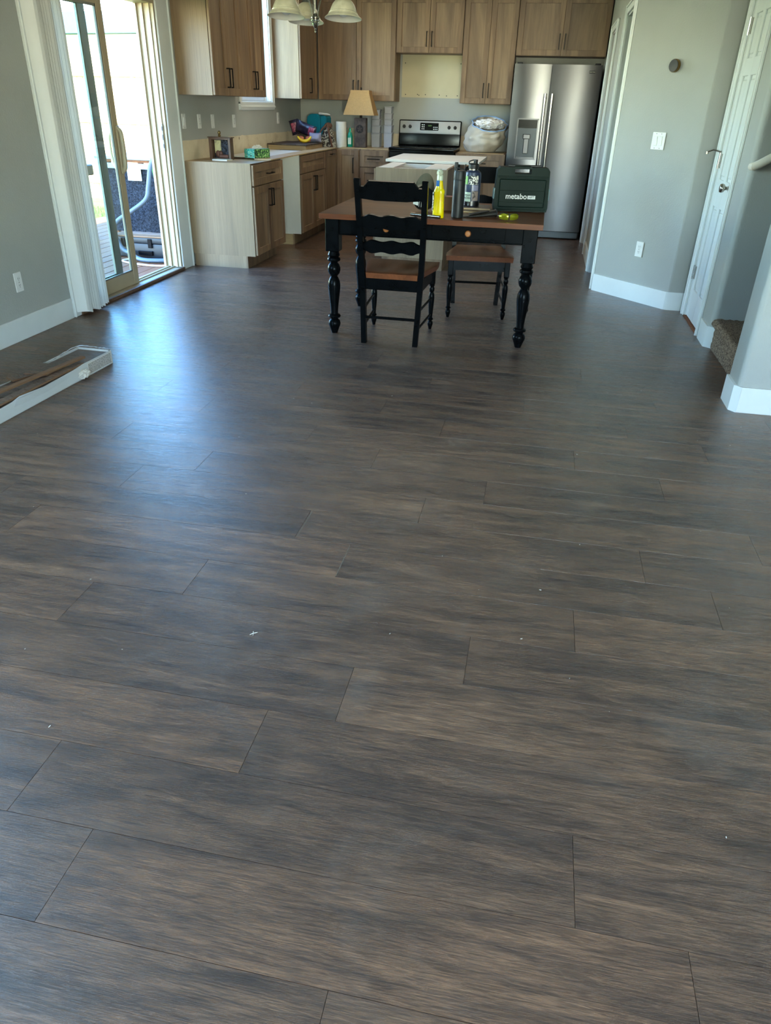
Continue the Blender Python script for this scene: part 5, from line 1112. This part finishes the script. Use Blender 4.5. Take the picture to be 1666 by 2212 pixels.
pts = [Vector(p)+Vector((0, 0, random.uniform(-.0015, .0035))) for p in pts]; fm.tube(pts, 0.004, 6, rr=[random.uniform(0.0015, 0.0055) for _ in pts]); fm.obj('shrink_film', M['foil'], t, ang=80)
mb = MB(); g = bmesh.ops.create_icosphere(mb.b, subdivisions=4, radius=1)
for v in mb.b.verts: q = 1+0.7*noise.noise(v.co*2.6)+0.3*noise.noise(v.co*7); v.co = Vector((0.014+v.co.x*0.016*q, -0.30+v.co.y*0.040*q, 0.030+v.co.z*0.020*q))
mb.obj('torn_paper_wad', M['paper'], t, ang=25)
fp = MB()
P = [(0.003, -0.40, H_-0.012), (0.010, -0.62, H_-0.008), (0.014, -0.84, H_+0.002)]; Q = [(0.002, -0.42, H_-0.03), (0.004, -0.62, H_-0.04), (0.006, -0.86, H_-0.03)]
a_ = [fp.b.verts.new(p) for p in P]; b2_ = [fp.b.verts.new(p) for p in Q]
for k in range(2): fp.b.faces.new((a_[k], a_[k+1], b2_[k+1], b2_[k]))
a2 = [fp.b.verts.new((p[0]+0.001, p[1], p[2])) for p in P]; b3 = [fp.b.verts.new((p[0]+0.001, p[1], p[2])) for p in Q]
for k in range(2): fp.b.faces.new((a2[k], b3[k], b3[k+1], a2[k+1]))
fp.obj('torn_flap', M['boxwhite'], t)
# offcuts lying on the carton (carton top is z about 0.067)
def offcut(label, x, y, z, L_, W2_, rz, tilt=0.0, m='floor', edge='cardboard'):
    o = thing('plank_offcut', label, 'flooring offcut', (x, y, z), 0); o.rotation_euler = (tilt, 0, rz)
    bx(-W2_/2, W2_/2, -L_/2, L_/2, 0, 0.0085, bev=0.0006).obj('core', M[edge], o); bx(-W2_/2, W2_/2, -L_/2, L_/2, 0.0086, 0.0105, bev=0.0006).obj('wood_face', M[m], o); return o
ZCT = 0.0672
offcut('long thin brown flooring offcut lying across the open carton', -2.445, 3.10, ZCT+0.022, 0.80, 0.030, math.radians(-9), math.radians(0.5), 'cardboard')
offcut('narrow dark flooring strip along the near edge of the carton', -2.40, 2.98, ZCT+0.004, 0.95, 0.045, math.radians(-2.5))
offcut('short square flooring offcut on top of the carton', -2.50, 3.30, ZCT+0.006, 0.17, 0.13, math.radians(8))
offcut('small dark offcut tilted beneath the square piece', -2.545, 3.20, ZCT, 0.16, 0.075, math.radians(-30))
offcut('thin splinter of flooring beside the square offcut', -2.432, 3.345, ZCT+0.001, 0.15, 0.012, math.radians(-14), 0, 'cab_in')
# crumbs on the floor
dm = MB(); rnd = random.Random(3)
for k in range(90):
    x, y = rnd.uniform(-2.0, 1.2), rnd.uniform(0.9, 7.5); r_ = rnd.uniform(0.0004, 0.0011); a = rnd.uniform(0, PI)
    dm.box(-r_*rnd.uniform(1, 4), r_*rnd.uniform(1, 4), -r_, r_, 0, r_, mtx=Matrix.Translation((x, y, 0.0003)) @ Matrix.Rotation(a, 4, 'Z'))
o = dm.obj('sawdust_crumbs', M['paper']); tag(o, 'pale sawdust crumbs and chips scattered over the plank floor', 'debris', kind='stuff')
tag(MB().tube([(-0.682, 1.548, 0.002), (-0.674, 1.555, 0.004), (-0.664, 1.563, 0.002)], 0.0009, 6).tube([(-0.672, 1.548, 0.002), (-0.677, 1.564, 0.003)], 0.0008, 6).obj('wood_shaving', M['paper']), 'tiny pale wood shaving on the foreground planks', 'shaving')
for x, y0, y1 in ((-0.5155, 1.900, 2.095), (-0.7135, 2.108, 2.300)): bx(x-0.0009, x+0.0009, y0, y1, -0.001, 0.0003).obj('chipped_joint_glint', M['alum'], fl)  # pale strips paint the light caught along two chipped plank-end gaps

# ------------------------------------------------------------------ outdoors
gz = -0.50
dk = struct(bx(-6.1, -3.28, 3.2, 9.9, gz, -0.16).obj('deck', M['deckwood']), 'wooden deck outside the patio door', 'deck')
full_b = bx(-0.069, 0.069, -3.35, 3.35, -0.033, 0.0, bev=0.004).mesh('deck_board', M['deckwood'])
x = -3.355; k = 0
while x > -6.08:
    o = bpy.data.objects.new('deck_board', full_b); COL.objects.link(o); o.parent = dk; o.location = (x, 6.55, -0.125+0.0005*(k % 3)); x -= 0.145; k += 1
struct(bx(-40, -3.28, -12, 45, gz-0.1, gz-0.001).obj('ground', M['grass']), 'sunlit green lawn beyond the deck', 'lawn')
gt = MB(); rnd = random.Random(5)
for k in range(9000):
    x, y = rnd.uniform(-9.5, -5.0), rnd.uniform(9.95, 13.4); h = rnd.uniform(0.04, 0.09); a = rnd.uniform(0, PI); dx, dy = 0.006*math.cos(a), 0.006*math.sin(a)
    v = [gt.b.verts.new(p) for p in ((x-dx, y-dy, gz), (x+dx, y+dy, gz), (x+rnd.uniform(-.03, .03), y+rnd.uniform(-.03, .03), gz+h))]; gt.b.faces.new(v)
tag(gt.obj('grass', M['grass'], ang=1), 'tufts of green grass between deck and fence', 'grass', kind='stuff')
fe = thing('wooden_fence', 'sunlit pale cedar privacy fence with two rails across the yard', 'fence', (-7.6, 14.4, gz), math.radians(-13))
bme = bx(-0.068, 0.068, 0.0, 0.02, 0.0, 2.75, bev=0.002).mesh('fence_board', M['fencewood'])
for i in range(-50, 50):
    o = bpy.data.objects.new('fence_board', bme); COL.objects.link(o); o.parent = fe; o.location = (i*0.142, 0.0, 0.0)
for z in (0.35, 1.44, 2.22): bx(-7.1, 7.1, -0.05, -0.001, z-0.045, z+0.045, bev=0.003).obj('fence_rail', M['fencewood'], fe)
for i in range(-3, 4): bx(i*2.3-0.045, i*2.3+0.045, 0.021, 0.11, 0, 2.8).obj('fence_post', M['fencewood'], fe)
nh = thing('neighbour_house', 'white sided neighbouring house with blue-grey roof behind the fence', 'house', (-12.5, 22.0, gz), math.radians(-13))
bx(-6, 6, 0, 6, 0, 3.35).obj('wall', M['siding'], nh)
MB().prism([(-6.3, 3.36), (6.3, 3.36), (5.9, 3.85), (-5.9, 3.85)], -0.35, 6, 'y').obj('roof', M['roof'], nh)
for x in (-3.2, 0.4, 3.4): f_ = bx(x-0.6, x+0.6, -0.05, 0.0, 1.0, 2.4, bev=0.01).obj('window', M['trim'], nh); bx(x-0.53, x+0.53, -0.06, -0.05, 1.07, 2.33).obj('pane', M['roof'], f_)
rl = thing('deck_railing', 'dark painted deck railing with wire mesh seen through the left glass', 'railing')
bx(-6.02, -5.1, 8.20, 8.34, 0.56, 0.67, bev=0.01).obj('top_rail', M['railpaint'], rl)
for x in (-5.98, -5.22): bx(x-0.05, x+0.05, 8.22, 8.32, -0.125, 0.56, bev=0.006).obj('post', M['railpaint'], rl)
bx(-5.93, -5.27, 8.24, 8.30, -0.06, 0.0, bev=0.004).obj('bottom_rail', M['railpaint'], rl)
mw = MB()
for k in range(14): mw.box(-5.93+k*0.0485-0.002, -5.93+k*0.0485+0.002, 8.268, 8.272, 0.0, 0.56)
for k in range(11): mw.box(-5.93, -5.27, 8.266, 8.274, 0.02+k*0.05, 0.024+k*0.05)
o = mw.obj('wire_mesh', M['railpaint'], rl); o['kind'] = 'stuff'
# workbench draped with blanket, tool case below, hose, clamp
DKZ = -0.1235
wk = thing('work_table', 'outdoor work table draped in a dark grey moving blanket on the deck', 'table', (-4.07, 7.67, DKZ), 0)
bx(-0.42, 0.40, -0.22, 0.60, 0.90, 0.925, bev=0.003).obj('tabletop', M['deckwood'], wk)
for sx in (-0.36, 0.34):
    for sy in (-0.14, 0.54): bx(sx-0.025, sx+0.025, sy-0.025, sy+0.025, 0.001, 0.90).obj('leg', M['deckwood'], wk)
mb = MB(); G = []
for i in range(61):
    u = i/60; r_ = []
    for j in range(41):
        v = j/40; x = -0.40+0.80*u; z = 0.875-0.635*v; y = -0.235-0.012*noise.noise(Vector((x*7, 0, z*3)))*(0.4+v)-0.010*math.sin(x*16)*v
        r_.append(mb.b.verts.new((x, y+0.003*noise.noise(Vector((x*40, 2, z*40))), z+0.004*noise.noise(Vector((x*9, 1, 0)))))) 
    G.append(r_)
for i in range(60):
    for j in range(40): mb.b.faces.new((G[i][j], G[i+1][j], G[i+1][j+1], G[i][j+1]))
bmesh.ops.solidify(mb.b, geom=mb.b.faces[:], thickness=0.008); mb.obj('moving_blanket', M['felt'], wk, ang=60)
bx(-0.44, 0.42, -0.26, 0.62, 0.9255, 0.95, bev=0.004).obj('drop_sheet', M['dropcloth'], wk)
MB().box(-0.40, 0.40, -0.262, -0.246, 0.842, 0.893, bev=0.004).obj('sheet_edge', M['dropcloth'], wk)
bx(-0.09, 0.06, -0.262, -0.250, 0.735, 0.845, bev=0.002).obj('care_label', M['paper'], wk)
tr = thing('wooden_tray', 'reddish wooden tool tray with offcut on the work table', 'tray', (-3.78, 7.75, DKZ+0.9505), math.radians(4))
MB().box(-0.17, 0.22, -0.12, -0.105, 0, 0.07).box(-0.17, 0.22, 0.105, 0.12, 0, 0.07).box(-0.17, -0.155, -0.12, 0.12, 0, 0.07).box(0.205, 0.22, -0.12, 0.12, 0, 0.07).box(-0.17, 0.22, -0.12, 0.12, 0, 0.008).obj('tray_box', M['deckwood'], tr); bx(-0.02, 0.10, -0.06, 0.02, 0.0085, 0.07, mtx=Matrix.Rotation(math.radians(6), 4, 'Y')).obj('offcut', M['fencewood'], tr)
tg = thing('tool_box', 'black plastic tool box with latches under the blanket', 'toolbox', (-4.03, 7.49, DKZ), 0)
bx(-0.33, 0.36, -0.18, 0.10, 0.001, 0.145, bev=0.012, seg=2).obj('box_body', M['toolblack'], tg); bx(-0.34, 0.37, -0.19, 0.11, 0.146, 0.205, bev=0.010, seg=2).obj('box_lid', M['toolblack'], tg)
bx(-0.345, 0.375, -0.197, 0.115, 0.206, 0.222, bev=0.003).obj('lid_board', M['cardboard'], tg)
for x in (-0.22, 0.08, 0.28): bx(x-0.022, x+0.022, -0.203, -0.178, 0.105, 0.195, bev=0.003).obj('latch', M['gloss_black'], tg)
bx(-0.06, 0.10, -0.205, -0.18, 0.03, 0.075, bev=0.004).obj('carry_handle', M['gloss_black'], tg)
H = [(-3.55, 7.25, 0.87), (-3.60, 7.03, 0.885), (-3.665, 6.98, 0.80), (-3.70, 6.95, 0.62), (-3.735, 6.93, 0.50), (-3.90, 6.92, 0.385), (-4.06, 6.92, 0.29), (-4.12, 6.93, 0.19), (-4.07, 6.95, 0.03), (-3.98, 6.93, -0.07), (-3.80, 6.80, DKZ+0.024), (-3.60, 6.80, DKZ+0.024), (-3.42, 6.90, DKZ+0.024)]
H = [(x*1.045, y*1.045, z if z < 0 else 1.36-(1.36-z)*1.045) for x, y, z in H]
tag(MB().tube(smooth_pts(H, 8), 0.022, 12).obj('vacuum_hose', M['hosegrey']), 'grey shop vacuum hose hanging over the work table and curling on the deck', 'hose')
H2 = [(-3.72, 6.96, DKZ+0.012), (-3.95, 6.92, DKZ+0.012), (-4.0, 6.80, DKZ+0.012), (-3.80, 6.70, DKZ+0.012), (-3.55, 6.68, DKZ+0.012), (-3.38, 6.80, DKZ+0.012)]
H2 = [(x*1.035, y*1.035, z) for x, y, z in H2]
tag(MB().tube(smooth_pts(H2, 8), 0.0085, 8).obj('white_cable', M['white']), 'thin white cable looped on the deck boards', 'cable')
gc = thing('spring_clamp', 'green clamp gripping the blanket on the work table', 'clamp', (-3.83, 7.39, DKZ+0.84), 0)
MB().box(-0.05, 0.10, -0.02, 0.02, 0.0, 0.055, bev=0.01).obj('jaw', M['green_clamp'], gc); MB().box(-0.035, 0.0, -0.022, -0.004, -0.16, 0.02, bev=0.006, mtx=Matrix.Rotation(math.radians(-8), 4, 'Y')).obj('clamp_arm', M['green_clamp'], gc)
